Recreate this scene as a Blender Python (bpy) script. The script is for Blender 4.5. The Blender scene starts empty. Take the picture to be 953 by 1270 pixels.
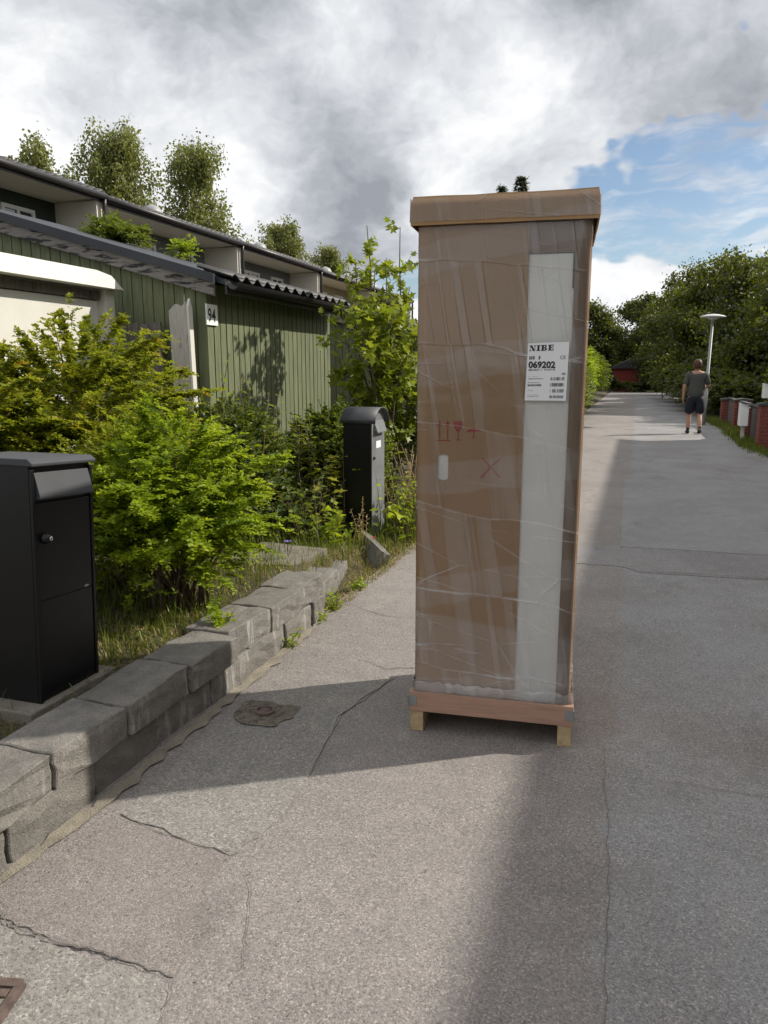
import bpy, bmesh, math, random
import numpy as np
from mathutils import Vector, Matrix
random.seed(4); RNG = np.random.default_rng(11)
S = bpy.context.scene; COL = S.collection
R = math.radians

# ------------------------------------------------------------------ camera
# world: X across the path (to the right), Y along the path, camera 1.5 m above the asphalt
FPX, CX, CY, CAMH = 930.0, 476.5, 635.0, 1.5
PITCH, YAW = math.atan(175 / FPX), R(18.43)
cam = bpy.data.cameras.new('camera'); camo = bpy.data.objects.new('camera', cam); COL.objects.link(camo)
camo.location = (0, 0, CAMH); camo.rotation_euler = (math.pi / 2 - PITCH, 0, YAW)
cam.sensor_fit = 'VERTICAL'; cam.sensor_height = 36; cam.lens = FPX / 1270 * 36
cam.clip_start = 0.05; cam.clip_end = 3000; S.camera = camo
_f0 = Vector((-math.sin(YAW), math.cos(YAW), 0)); _r = Vector((math.cos(YAW), math.sin(YAW), 0))
_fw = _f0 * math.cos(PITCH) - Vector((0, 0, 1)) * math.sin(PITCH); _u = _f0 * math.sin(PITCH) + Vector((0, 0, 1)) * math.cos(PITCH)
_C = Vector((0, 0, CAMH))
def ray(px, py): return _fw + _r * ((px - CX) / FPX) - _u * ((py - CY) / FPX)
def PZ(px, py, z=0.0):
    d = ray(px, py); return _C + d * ((z - CAMH) / d.z)
def PX(px, py, x):
    d = ray(px, py); return _C + d * (x / d.x)
def PY(px, py, y):
    d = ray(px, py); return _C + d * (y / d.y)
def PD(px, py, dist):
    d = ray(px, py); return _C + d * (dist / math.hypot(d.x, d.y))

# ------------------------------------------------------------------ sky, sun, exposure
SUN_EL = R(37.5); SUN_AZ = math.atan2(0.85, 0.53)       # azimuth clockwise from +Y
sun_dir = Vector((math.sin(SUN_AZ) * math.cos(SUN_EL), math.cos(SUN_AZ) * math.cos(SUN_EL), math.sin(SUN_EL)))
sl = bpy.data.lights.new('sun', 'SUN'); sl.energy = 2.5; sl.angle = R(0.9); sl.color = (1.0, 0.93, 0.82)
so = bpy.data.objects.new('sun', sl); COL.objects.link(so); so.location = sun_dir * 60
so.rotation_euler = sun_dir.to_track_quat('Z', 'Y').to_euler()
S.view_settings.view_transform = 'Standard'; S.view_settings.look = 'None'
S.view_settings.exposure = 1.15; S.view_settings.gamma = 1.0; S.view_settings.use_curve_mapping = False

def node(nt, t, **kw):
    n = nt.nodes.new(t)
    for k, v in kw.items(): setattr(n, k, v)
    return n
def setin(n, **kw):
    for k, v in kw.items():
        n.inputs[k.replace('_', ' ')].default_value = v
    return n
class NB:
    """small node-tree writer"""
    def __init__(s, nt): s.nt = nt; s.L = nt.links
    def link(s, a, b): s.L.new(a, b)
    def val(s, sock, v):
        if hasattr(v, 'is_output') or isinstance(v, bpy.types.NodeSocket): s.L.new(v, sock)
        else: sock.default_value = v
    def math(s, op, a, b=None, c=None, clamp=False):
        n = s.nt.nodes.new('ShaderNodeMath'); n.operation = op; n.use_clamp = clamp
        s.val(n.inputs[0], a)
        if b is not None: s.val(n.inputs[1], b)
        if c is not None: s.val(n.inputs[2], c)
        return n.outputs[0]
    def vmath(s, op, a, b=None):
        n = s.nt.nodes.new('ShaderNodeVectorMath'); n.operation = op
        s.val(n.inputs[0], a)
        if b is not None: s.val(n.inputs[1], b)
        return n.outputs['Value'] if op in ('DOT_PRODUCT', 'LENGTH', 'DISTANCE') else n.outputs[0]
    def sep(s, v):
        n = s.nt.nodes.new('ShaderNodeSeparateXYZ'); s.L.new(v, n.inputs[0]); return n.outputs
    def comb(s, x, y, z):
        n = s.nt.nodes.new('ShaderNodeCombineXYZ')
        for i, q in enumerate((x, y, z)): s.val(n.inputs[i], q)
        return n.outputs[0]
    def noise(s, vec, scale, detail=4, rough=0.5, dist=0.0, col=False):
        n = s.nt.nodes.new('ShaderNodeTexNoise')
        if vec is not None: s.L.new(vec, n.inputs['Vector'])
        n.inputs['Scale'].default_value = scale; n.inputs['Detail'].default_value = detail
        n.inputs['Roughness'].default_value = rough; n.inputs['Distortion'].default_value = dist
        return n.outputs['Color' if col else 'Fac']
    def vor(s, vec, scale, feature='F1', out='Distance', rnd=1.0):
        n = s.nt.nodes.new('ShaderNodeTexVoronoi'); n.feature = feature
        if vec is not None: s.L.new(vec, n.inputs['Vector'])
        n.inputs['Scale'].default_value = scale; n.inputs['Randomness'].default_value = rnd
        return n.outputs[out]
    def maprange(s, v, a, b, c=0.0, d=1.0, smooth=True):
        n = s.nt.nodes.new('ShaderNodeMapRange'); n.interpolation_type = 'SMOOTHSTEP' if smooth else 'LINEAR'
        s.val(n.inputs[0], v)
        for i, q in enumerate((a, b, c, d)): s.val(n.inputs[i + 1], q)
        return n.outputs[0]
    def mix(s, fac, a, b, blend='MIX'):
        n = s.nt.nodes.new('ShaderNodeMix'); n.data_type = 'RGBA'; n.blend_type = blend
        s.val(n.inputs[0], fac)
        for sock, q in ((n.inputs[6], a), (n.inputs[7], b)):
            if isinstance(q, tuple): sock.default_value = (*q[:3], 1)
            else: s.L.new(q, sock)
        return n.outputs[2]
    def ramp(s, fac, stops):
        n = s.nt.nodes.new('ShaderNodeValToRGB'); e = n.color_ramp.elements
        while len(e) < len(stops): e.new(0.5)
        for el, (p, c) in zip(e, stops): el.position = p; el.color = (*c, 1)
        s.L.new(fac, n.inputs[0]); return n.outputs[0]
    def bump(s, h, strength=0.4, dist=0.01, normal=None):
        n = s.nt.nodes.new('ShaderNodeBump'); n.inputs['Strength'].default_value = strength; n.inputs['Distance'].default_value = dist
        s.L.new(h, n.inputs['Height'])
        if normal is not None: s.L.new(normal, n.inputs['Normal'])
        return n.outputs[0]

def make_world():
    w = bpy.data.worlds.new('World'); S.world = w; w.use_nodes = True
    nt = w.node_tree; nt.nodes.clear(); b = NB(nt)
    sky = node(nt, 'ShaderNodeTexSky', sky_type='NISHITA'); sky.sun_disc = False
    sky.sun_elevation = SUN_EL; sky.sun_rotation = SUN_AZ; sky.air_density = 1.0; sky.dust_density = 0.6; sky.ozone_density = 1.6
    tc = node(nt, 'ShaderNodeTexCoord'); d = b.vmath('NORMALIZE', tc.outputs['Generated'])
    x, y, z = b.sep(d)
    fd = b.vmath('MULTIPLY', d, (1.0, 1.0, 1.55))
    wv = b.vmath('SUBTRACT', b.noise(b.vmath('ADD', fd, (4.0, 1.0, 2.0)), 2.4, 5, 0.6, 0.0, True), (0.5, 0.5, 0.5))
    dw = b.vmath('NORMALIZE', b.vmath('ADD', d, b.vmath('MULTIPLY', wv, (0.45, 0.45, 0.45))))
    def blob(px, py, r0, r1):
        v = ray(px, py).normalized()
        return b.maprange(b.vmath('DOT_PRODUCT', dw, tuple(v)), math.cos(R(r1)), math.cos(R(r0)))
    def acc(*tt):
        o = None
        for px, py, r0, r1, k in tt:
            q = b.math('MULTIPLY', blob(px, py, r0, r1), k); o = q if o is None else b.math('ADD', o, q)
        return o
    fw_ = b.vmath('ADD', fd, b.vmath('MULTIPLY', wv, (0.22, 0.22, 0.22)))
    n1 = b.noise(b.vmath('ADD', fw_, (3.1, 7.7, 0.0)), 2.3, 8, 0.58)
    n3 = b.noise(b.vmath('ADD', fw_, (2.0, 5.0, 1.0)), 7.5, 7, 0.62)
    # coverage: mostly overcast cumulus with gaps of blue low on the right
    cov = b.math('ADD', b.math('MULTIPLY', n1, 0.75), b.math('MULTIPLY', n3, 0.55))
    cov = b.math('ADD', cov, 0.13)
    gap = acc((800, 215, 0.8, 5.0, 0.28), (880, 220, 1.0, 6.0, 0.32), (960, 210, 1.0, 6.5, 0.34), (1040, 215, 2, 8, 0.3), (568, -14, 0.5, 2.6, 0.42), (524, 325, 0.6, 3.2, 0.36), (735, 245, 0.6, 3.0, 0.20))
    cov = b.math('SUBTRACT', cov, gap)
    cov = b.math('ADD', cov, acc((850, 20, 2, 12, 0.20), (760, 90, 1, 7, 0.10), (960, 60, 1, 8, 0.14), (850, 320, 1, 8, 0.08)))
    cloud = b.maprange(cov, 0.50, 0.68)
    st = b.noise(b.vmath('MULTIPLY', b.vmath('ADD', d, b.vmath('MULTIPLY', wv, (0.1, 0.1, 0.1))), (5.0, 5.0, 26.0)), 1.6, 6, 0.6, 0.4)
    cloud = b.math('MAXIMUM', cloud, b.math('MULTIPLY', b.maprange(st, 0.42, 0.70), 0.72))
    # grey undersides against bright edges
    dark = b.math('ADD', b.math('MULTIPLY', n1, 0.82), b.math('MULTIPLY', n3, 0.36))
    dk = acc((330, 110, 1, 17, 0.055), (200, 80, 1, 10, 0.05), (440, 150, 1, 11, 0.02), (800, 55, 1, 14, 0.13), (120, 40, 1, 14, 0.06), (455, 240, 1, 10, 0.04), (930, 90, 1, 9, 0.05))
    lt = acc((575, 45, 0.5, 7, 0.05), (160, 210, 1, 13, 0.07), (820, 290, 1, 9, 0.03), (610, 165, 1, 9, 0.04), (800, 165, 0.5, 6, 0.05), (300, 260, 1, 10, 0.05))
    n1s = b.noise(b.vmath('ADD', fw_, tuple(Vector((3.1, 7.7, 0.0)) + Vector((sun_dir.x, sun_dir.y, sun_dir.z * 1.55)) * 0.055)), 2.3, 6, 0.58)
    puff = b.math('MULTIPLY', b.math('SUBTRACT', n1s, n1), 0.9)
    dark = b.math('ADD', b.math('SUBTRACT', b.math('ADD', dark, dk), lt), puff)
    shade = b.maprange(dark, 0.47, 0.83, 0.0, 1.0, False)
    ccol = b.ramp(shade, [(0.0, (0.52, 0.52, 0.52)), (0.25, (0.455, 0.46, 0.465)), (0.5, (0.34, 0.35, 0.365)), (0.78, (0.225, 0.235, 0.255)), (1.0, (0.155, 0.165, 0.185))])
    bgs = node(nt, 'ShaderNodeBackground'); bgs.inputs['Strength'].default_value = 0.05
    b.link(sky.outputs[0], bgs.inputs[0])
    bgc = node(nt, 'ShaderNodeBackground'); b.link(ccol, bgc.inputs[0]); bgc.inputs['Strength'].default_value = 1.0
    mx = node(nt, 'ShaderNodeMixShader'); b.link(cloud, mx.inputs[0]); b.link(bgs.outputs[0], mx.inputs[1]); b.link(bgc.outputs[0], mx.inputs[2])
    out = node(nt, 'ShaderNodeOutputWorld'); b.link(mx.outputs[0], out.inputs[0])
make_world()
S.render.engine = 'CYCLES'
S.cycles.max_bounces = 6; S.cycles.diffuse_bounces = 3; S.cycles.glossy_bounces = 2; S.cycles.transmission_bounces = 3; S.cycles.transparent_max_bounces = 6

# ------------------------------------------------------------------ object helpers
def tag(o, label=None, cat=None, group=None, kind=None):
    if label: o['label'] = label
    if cat: o['category'] = cat
    if group: o['group'] = group
    if kind: o['kind'] = kind
    return o
def empty(name, loc=(0, 0, 0), rz=0.0):
    o = bpy.data.objects.new(name, None); COL.objects.link(o); o.location = loc; o.rotation_euler = (0, 0, rz)
    o.empty_display_size = 0.1; return o
def link(name, me, mat=None, parent=None, loc=None):
    if mat is not None and not me.materials: me.materials.append(mat)
    o = bpy.data.objects.new(name, me); COL.objects.link(o)
    if parent is not None: o.parent = parent
    if loc is not None: o.location = loc
    return o
def mesh(name, v, f, mat=None, parent=None, smooth=False, loc=None):
    me = bpy.data.meshes.new(name); me.from_pydata([tuple(q) for q in v], [], [tuple(q) for q in f]); me.update()
    if smooth: me.polygons.foreach_set('use_smooth', [True] * len(me.polygons))
    return link(name, me, mat, parent, loc)
def np_mesh(name, V, tris, mat, parent=None, tint=None, smooth=False):
    me = bpy.data.meshes.new(name); n = len(V); m = len(tris)
    me.vertices.add(n); me.vertices.foreach_set('co', np.ascontiguousarray(V, dtype=np.float32).ravel())
    me.loops.add(m * 3); me.loops.foreach_set('vertex_index', np.ascontiguousarray(tris, dtype=np.int32).ravel())
    me.polygons.add(m); me.polygons.foreach_set('loop_start', np.arange(0, m * 3, 3, dtype=np.int32))
    if smooth: me.polygons.foreach_set('use_smooth', np.ones(m, dtype=bool))
    if tint is not None:
        a = me.attributes.new('tint', 'FLOAT', 'POINT'); a.data.foreach_set('value', np.ascontiguousarray(tint, dtype=np.float32))
    me.update(calc_edges=True); me.validate()
    return link(name, me, mat, parent)
class MB:
    """collects simple solids into ONE mesh"""
    def __init__(s): s.v = []; s.f = []
    def box(s, x0, x1, y0, y1, z0, z1):
        n = len(s.v)
        s.v += [(x0, y0, z0), (x1, y0, z0), (x1, y1, z0), (x0, y1, z0), (x0, y0, z1), (x1, y0, z1), (x1, y1, z1), (x0, y1, z1)]
        s.f += [tuple(n + i for i in q) for q in ((3, 2, 1, 0), (4, 5, 6, 7), (0, 1, 5, 4), (1, 2, 6, 5), (2, 3, 7, 6), (3, 0, 4, 7))]; return s
    def prism(s, pts, axis, a, b):
        """extrude a polygon; axis 0/1/2 is the extrusion axis, pts fill the other two in order"""
        n = len(s.v); k = len(pts)
        def put(p, q): l = list(p); l.insert(axis, q); return tuple(l)
        s.v += [put(p, a) for p in pts] + [put(p, b) for p in pts]
        s.f += [tuple(n + i for i in range(k))[::-1], tuple(n + k + i for i in range(k))]
        s.f += [(n + i, n + (i + 1) % k, n + k + (i + 1) % k, n + k + i) for i in range(k)]; return s
    def tube(s, pts, rad, sides=8, cap=True):
        pts = [Vector(p) for p in pts]; rad = rad if isinstance(rad, (list, tuple)) else [rad] * len(pts)
        n0 = len(s.v); ref = Vector((0.31, 0.17, 0.93))
        for i, p in enumerate(pts):
            t = (pts[min(i + 1, len(pts) - 1)] - pts[max(i - 1, 0)]).normalized()
            a = t.cross(ref)
            if a.length < 0.05: a = t.cross(Vector((1, 0, 0)))
            a.normalize(); c = t.cross(a)
            for k in range(sides):
                g = 2 * math.pi * k / sides; s.v.append(tuple(p + (a * math.cos(g) + c * math.sin(g)) * rad[i]))
        for i in range(len(pts) - 1):
            for k in range(sides):
                k2 = (k + 1) % sides
                s.f.append((n0 + i * sides + k, n0 + i * sides + k2, n0 + (i + 1) * sides + k2, n0 + (i + 1) * sides + k))
        if cap:
            s.f.append(tuple(n0 + k for k in range(sides))[::-1]); s.f.append(tuple(n0 + (len(pts) - 1) * sides + k for k in range(sides)))
        return s
    def lathe(s, prof, sides=24, c=(0, 0, 0)):
        n0 = len(s.v)
        for r, z in prof:
            for k in range(sides):
                g = 2 * math.pi * k / sides; s.v.append((c[0] + r * math.cos(g), c[1] + r * math.sin(g), c[2] + z))
        for i in range(len(prof) - 1):
            for k in range(sides):
                k2 = (k + 1) % sides
                s.f.append((n0 + i * sides + k, n0 + i * sides + k2, n0 + (i + 1) * sides + k2, n0 + (i + 1) * sides + k))
        s.f.append(tuple(n0 + k for k in range(sides))[::-1]); s.f.append(tuple(n0 + (len(prof) - 1) * sides + k for k in range(sides)))
        return s
    def build(s, name, mat, parent=None, smooth=False, bevel=0.0, loc=None, segs=2):
        o = mesh(name, s.v, s.f, mat, parent, smooth, loc)
        if bevel:
            m = o.modifiers.new('bevel', 'BEVEL'); m.width = bevel; m.segments = segs; m.limit_method = 'ANGLE'; m.angle_limit = R(40)
        return o
def copy_tree(o, parent=None, **kw):
    c = o.copy(); COL.objects.link(c); c.parent = parent
    for ch in list(o.children): copy_tree(ch, c)
    for k, v in kw.items(): c[k] = v
    return c

# ------------------------------------------------------------------ materials
def new_mat(name):
    m = bpy.data.materials.new(name); m.use_nodes = True; nt = m.node_tree
    p = nt.nodes['Principled BSDF']; b = NB(nt); tc = nt.nodes.new('ShaderNodeTexCoord')
    return m, b, p, tc
def surf(name, base, var=0.25, scale=6.0, rough=0.7, bump=0.2, bscale=60.0, metallic=0.0, dark=None, stretch=None, spec=0.5, bdist=0.004, coat=0.0, thr=(0.5, 0.7)):
    """base colour with mottling, fine relief and optional stains of another colour"""
    m, b, p, tc = new_mat(name); v = tc.outputs['Object']
    info = b.nt.nodes.new('ShaderNodeObjectInfo')
    v = b.vmath('ADD', v, b.comb(b.math('MULTIPLY', info.outputs['Random'], 17.0), b.math('MULTIPLY', info.outputs['Random'], 31.0), 0.0))
    if stretch: v = b.vmath('MULTIPLY', v, stretch)
    n = b.noise(v, scale, 6, 0.6)
    lo = tuple(c * (1 - var) for c in base); hi = tuple(min(1, c * (1 + var)) for c in base)
    c = b.ramp(n, [(0.25, lo), (0.75, hi)])
    c = b.mix(b.math('MULTIPLY', info.outputs['Random'], 0.22), c, tuple(q * 0.62 for q in base))
    if dark is not None:
        n2 = b.noise(v, scale * 0.6, 7, 0.65, 0.4); c = b.mix(b.maprange(n2, *thr), c, dark)
    b.link(c, p.inputs['Base Color'])
    p.inputs['Roughness'].default_value = rough; p.inputs['Metallic'].default_value = metallic
    p.inputs['Specular IOR Level'].default_value = spec; p.inputs['Coat Weight'].default_value = coat
    if bump: b.link(b.bump(b.noise(v, bscale, 4, 0.6), bump, bdist), p.inputs['Normal'])
    return m
def leaf_mat(name, stops, trans=0.35, rough=0.45):
    m = bpy.data.materials.new(name); m.use_nodes = True; nt = m.node_tree; b = NB(nt)
    p = nt.nodes['Principled BSDF']; out = nt.nodes['Material Output']
    at = node(nt, 'ShaderNodeAttribute', attribute_name='tint')
    c = b.ramp(at.outputs['Fac'], stops)
    b.link(c, p.inputs['Base Color']); p.inputs['Roughness'].default_value = rough; p.inputs['Specular IOR Level'].default_value = 0.35
    t = node(nt, 'ShaderNodeBsdfTranslucent'); b.link(b.mix(0.45, c, (0.40, 0.46, 0.02)), t.inputs[0])
    mx = node(nt, 'ShaderNodeMixShader'); mx.inputs[0].default_value = trans
    b.link(p.outputs[0], mx.inputs[1]); b.link(t.outputs[0], mx.inputs[2]); b.link(mx.outputs[0], out.inputs[0])
    return m

def asphalt(name, left, right, split=True, coarse=1.0):
    m, b, p, tc = new_mat(name); v = tc.outputs['Object']
    x, y, z = b.sep(v)
    wob = b.noise(v, 2.6, 6, 0.7)
    if split:
        lane = b.maprange(b.math('ADD', x, b.math('MULTIPLY', b.math('SUBTRACT', wob, 0.5), 0.30)), -0.05, 0.03)
    else: lane = 0.0
    big = b.noise(v, 0.9, 5, 0.6); mid = b.noise(v, 7.0, 6, 0.65)
    base = b.mix(lane, left, right)
    base = b.mix(b.math('MULTIPLY', b.maprange(big, 0.35, 0.65), 0.6), base, tuple(c * 0.72 for c in left))
    stain = b.maprange(b.noise(b.vmath('MULTIPLY', v, (1.0, 0.45, 1.0)), 2.3, 7, 0.7, 0.6), 0.52, 0.70)
    base = b.mix(b.math('MULTIPLY', stain, 0.6), base, tuple(c * 0.60 for c in left))
    base = b.mix(b.math('MULTIPLY', b.maprange(mid, 0.45, 0.75), 0.35), base, tuple(min(1, c * 1.35) for c in left))
    # stones of the aggregate
    vc = b.vor(v, 200.0 * coarse, 'F1', 'Color'); sx = b.sep(vc)[0]
    stone = b.ramp(sx, [(0.0, (0.45, 0.45, 0.47)), (0.25, (0.80, 0.80, 0.81)), (0.62, (1.0, 1.0, 1.0)), (0.88, (1.2, 1.19, 1.17)), (1.0, (1.8, 1.77, 1.72))])
    c = b.mix(b.maprange(b.noise(v, 1.7, 4, 0.6), 0.2, 0.75, 0.5, 0.9), base, b.mix(1.0, base, stone, 'MULTIPLY'))
    dist = b.vor(v, 200.0 * coarse, 'F1', 'Distance')
    pits = b.maprange(b.noise(v, 190.0, 3, 0.65), 0.30, 0.46)
    c = b.mix(pits, tuple(q * 0.55 for q in left), c)
    spk = b.maprange(b.noise(v, 48.0, 3, 0.7), 0.66, 0.78); c = b.mix(b.math('MULTIPLY', spk, 0.25), c, (0.42, 0.40, 0.37))
    dk = b.maprange(b.noise(v, 21.0, 5, 0.7), 0.62, 0.8); c = b.mix(b.math('MULTIPLY', dk, 0.40), c, (0.08, 0.077, 0.072))
    b.link(c, p.inputs['Base Color']); p.inputs['Roughness'].default_value = 0.82; p.inputs['Specular IOR Level'].default_value = 0.35
    gr = b.noise(v, 260.0, 2, 0.7); gr2 = b.noise(v, 95.0, 4, 0.75)
    c = b.mix(b.math('MULTIPLY', b.maprange(gr2, 0.56, 0.68), 0.40), c, tuple(min(1, q * 1.55) for q in right)); c = b.mix(b.math('MULTIPLY', b.maprange(gr2, 0.44, 0.33), 0.50), c, tuple(q * 0.42 for q in right))
    b.link(c, p.inputs['Base Color'])
    h = b.math('ADD', b.math('MULTIPLY', dist, -0.35), b.math('ADD', gr2, b.math('MULTIPLY', gr, 0.6)))
    b.link(b.bump(h, 0.6, 0.005), p.inputs['Normal'])
    return m

def concrete_mat(name, base, white=True):
    m, b, p, tc = new_mat(name); info = b.nt.nodes.new('ShaderNodeObjectInfo')
    v = b.vmath('ADD', tc.outputs['Object'], b.comb(b.math('MULTIPLY', info.outputs['Random'], 13.0), b.math('MULTIPLY', info.outputs['Random'], 5.0), 0.0))
    n = b.noise(v, 9.0, 7, 0.7); c = b.ramp(n, [(0.28, tuple(q * 0.55 for q in base)), (0.55, base), (0.8, tuple(q * 1.25 for q in base))])
    c = b.mix(b.math('MULTIPLY', info.outputs['Random'], 0.35), c, tuple(q * 0.62 for q in base))
    fine = b.noise(v, 130.0, 4, 0.7); c = b.mix(b.math('MULTIPLY', b.maprange(fine, 0.4, 0.7), 0.65), c, tuple(q * 0.45 for q in base))
    if white:   # lime bloom running down the face
        vs = b.vmath('MULTIPLY', v, (8.0, 22.0, 3.0)); w = b.noise(vs, 1.0, 6, 0.7, 0.3)
        big = b.noise(v, 3.0, 3, 0.5)
        nrm = b.nt.nodes.new('ShaderNodeNewGeometry').outputs['Normal']; nz = b.math('ABSOLUTE', b.sep(nrm)[2])
        k = b.math('MULTIPLY', b.maprange(w, 0.48, 0.66), b.maprange(big, 0.44, 0.60))
        k = b.math('MULTIPLY', k, b.math('SUBTRACT', 1.0, nz, None, True))
        c = b.mix(b.math('MULTIPLY', k, 0.55), c, (0.55, 0.54, 0.52))
    b.link(c, p.inputs['Base Color']); p.inputs['Roughness'].default_value = 0.9; p.inputs['Specular IOR Level'].default_value = 0.25
    h = b.math('ADD', n, b.math('MULTIPLY', fine, 0.5)); b.link(b.bump(h, 0.9, 0.016), p.inputs['Normal'])
    return m

def soil_mat(name, a, c2, c3):
    m, b, p, tc = new_mat(name); v = tc.outputs['Object']
    n = b.noise(v, 3.0, 8, 0.7); c = b.ramp(n, [(0.3, a), (0.5, c2), (0.72, c3)])
    c = b.mix(b.maprange(b.noise(v, 40.0, 4, 0.7), 0.4, 0.7), c, tuple(q * 0.5 for q in a))
    b.link(c, p.inputs['Base Color']); p.inputs['Roughness'].default_value = 0.95
    b.link(b.bump(b.noise(v, 60.0, 5, 0.7), 0.9, 0.02), p.inputs['Normal']); return m

M = {}
M['asphalt'] = asphalt('asphalt', (0.250, 0.226, 0.212), (0.272, 0.270, 0.272))
M['asphalt_patch'] = asphalt('asphalt_patch', (0.254, 0.238, 0.220), (0.2, 0.2, 0.19), False, 0.8)
M['asphalt_dark'] = asphalt('asphalt_dark', (0.240, 0.228, 0.224), (0.24, 0.228, 0.224), False, 1.1)
M['asphalt_warm'] = asphalt('asphalt_warm', (0.268, 0.264, 0.264), (0.268, 0.264, 0.264), False, 1.25)
M['asphalt_smooth'] = asphalt('asphalt_smooth', (0.230, 0.205, 0.192), (0.230, 0.205, 0.192), False, 1.2)
M['crack'] = surf('crack_shadow', (0.125, 0.115, 0.105), 0.4, 30, 0.95, 0.3)
M['mortar'] = concrete_mat('mortar_strip', (0.33, 0.295, 0.235), False)
M['seam'] = asphalt('seam', (0.30, 0.285, 0.26), (0.3, 0.285, 0.26), False, 1.0)
M['block'] = concrete_mat('concrete_block', (0.240, 0.225, 0.205))
M['slab'] = concrete_mat('stone_slab', (0.25, 0.225, 0.19), False)
M['soil'] = soil_mat('soil', (0.055, 0.042, 0.025), (0.10, 0.078, 0.045), (0.16, 0.14, 0.07))
M['grass_ground'] = soil_mat('grass_ground', (0.03, 0.042, 0.012), (0.06, 0.075, 0.02), (0.12, 0.12, 0.045))
M['rust'] = surf('rusty_iron', (0.125, 0.088, 0.074), 0.45, 22, 0.75, 0.5, 90, 0.2, dark=(0.05, 0.035, 0.03))
M['black_metal'] = surf('black_powder_coat', (0.0038, 0.0040, 0.0056), 0.2, 5, 0.36, 0.08, 300, 0.0, spec=0.4, bdist=0.001)
M['roof_metal'] = surf('grey_powder_coat', (0.036, 0.039, 0.045), 0.15, 8, 0.5, 0.1, 260, 0.0, bdist=0.001)
M['sunlit_metal'] = surf('sunlit_grey_metal', (0.17, 0.18, 0.19), 0.2, 6, 0.45, 0.1, 80, 0.0, dark=(0.12, 0.125, 0.13))  # arched mailbox front: sunlight painted in as a lighter grey than its body
M['chrome'] = surf('chrome', (0.6, 0.6, 0.6), 0.05, 5, 0.2, 0, 10, 1.0)
M['galv'] = surf('galvanised_steel', (0.34, 0.35, 0.36), 0.2, 14, 0.45, 0.1, 60, 0.7)
M['white_paint'] = surf('white_paint', (0.64, 0.63, 0.575), 0.06, 5, 0.55, 0.25, 40, stretch=(1, 1, 1), dark=(0.50, 0.47, 0.40), thr=(0.6, 0.85))
M['white_clean'] = surf('white_clean', (0.86, 0.86, 0.83), 0.04, 5, 0.5, 0.05, 60)
M['paper'] = surf('paper', (0.80, 0.81, 0.82), 0.03, 5, 0.6, 0.05, 60)
M['ink'] = surf('ink', (0.012, 0.012, 0.014), 0.1, 20, 0.6, 0)
M['grey_ink'] = surf('grey_ink', (0.12, 0.125, 0.13), 0.1, 20, 0.6, 0)
M['red_ink'] = surf('red_ink', (0.34, 0.016, 0.014), 0.3, 60, 0.7, 0)
M['house_white'] = surf('house_white', (0.66, 0.63, 0.56), 0.06, 2, 0.7, 0.15, 40)
M['soffit'] = surf('soffit_paint', (0.72, 0.67, 0.57), 0.06, 2, 0.7, 0.15, 40, stretch=(6, 1, 1))
M['house_green'] = surf('house_green', (0.028, 0.040, 0.030), 0.25, 3, 0.7, 0.2, 40, stretch=(1, 8, 1))
M['house_grey'] = surf('house_grey', (0.17, 0.18, 0.195), 0.15, 3, 0.7, 0.2, 40, stretch=(1, 8, 1))
M['house_cream'] = surf('house_cream', (0.46, 0.40, 0.29), 0.12, 3, 0.75, 0.25, 50)
M['green_board'] = surf('green_board', (0.135, 0.155, 0.080), 0.32, 5, 0.75, 0.45, 30, stretch=(6, 6, 0.7), dark=(0.075, 0.088, 0.052), thr=(0.52, 0.75))
M['green_dark'] = surf('green_dark_backing', (0.03, 0.036, 0.02), 0.3, 5, 0.9, 0.2)
M['grey_wood'] = surf('grey_wood', (0.135, 0.122, 0.112), 0.35, 6, 0.85, 0.6, 22, stretch=(7, 7, 0.6), dark=(0.06, 0.052, 0.05))
M['verge_wood'] = surf('verge_wood', (0.20, 0.185, 0.172), 0.3, 7, 0.85, 0.7, 24, stretch=(1.0, 6, 6), dark=(0.018, 0.017, 0.019), thr=(0.50, 0.60))
M['post_wood'] = surf('post_wood', (0.42, 0.40, 0.37), 0.25, 9, 0.8, 0.6, 26, stretch=(6, 6, 0.8), dark=(0.10, 0.095, 0.09), thr=(0.56, 0.68))
M['dark_metal'] = surf('dark_roof_metal', (0.020, 0.024, 0.034), 0.3, 6, 0.55, 0.1, 30)
M['gutter'] = surf('gutter_metal', (0.022, 0.020, 0.021), 0.2, 5, 0.42, 0.05, 30)
M['tile'] = surf('dark_roof_tile', (0.025, 0.024, 0.026), 0.35, 12, 0.55, 0.4, 60, dark=(0.05, 0.05, 0.045))
M['glass'] = surf('window_glass', (0.03, 0.035, 0.04), 0.05, 2, 0.05, 0, 10, spec=1.0)
M['brick'] = surf('red_brick', (0.225, 0.052, 0.036), 0.3, 16, 0.85, 0.5, 60, dark=(0.12, 0.035, 0.03), thr=(0.58, 0.72))
M['brick_mortar'] = surf('brick_mortar', (0.26, 0.23, 0.20), 0.2, 20, 0.95, 0.5, 60)
M['cap'] = surf('pillar_cap', (0.07, 0.07, 0.072), 0.25, 14, 0.8, 0.4, 60)
M['red_wood'] = surf('red_wood', (0.24, 0.035, 0.028), 0.2, 5, 0.8, 0.3, 30)
M['lamp_grey'] = surf('lamp_grey', (0.30, 0.31, 0.31), 0.1, 5, 0.5, 0.05, 40)
M['lamp_white'] = surf('lamp_white', (0.62, 0.62, 0.60), 0.06, 5, 0.4, 0.05, 40)
M['pine'] = surf('pallet_pine', (0.42, 0.31, 0.175), 0.25, 7, 0.7, 0.35, 40, stretch=(8, 1, 8))
M['pink_pine'] = surf('pallet_skirt', (0.36, 0.215, 0.155), 0.2, 7, 0.65, 0.3, 40, stretch=(1, 8, 10))
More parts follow.
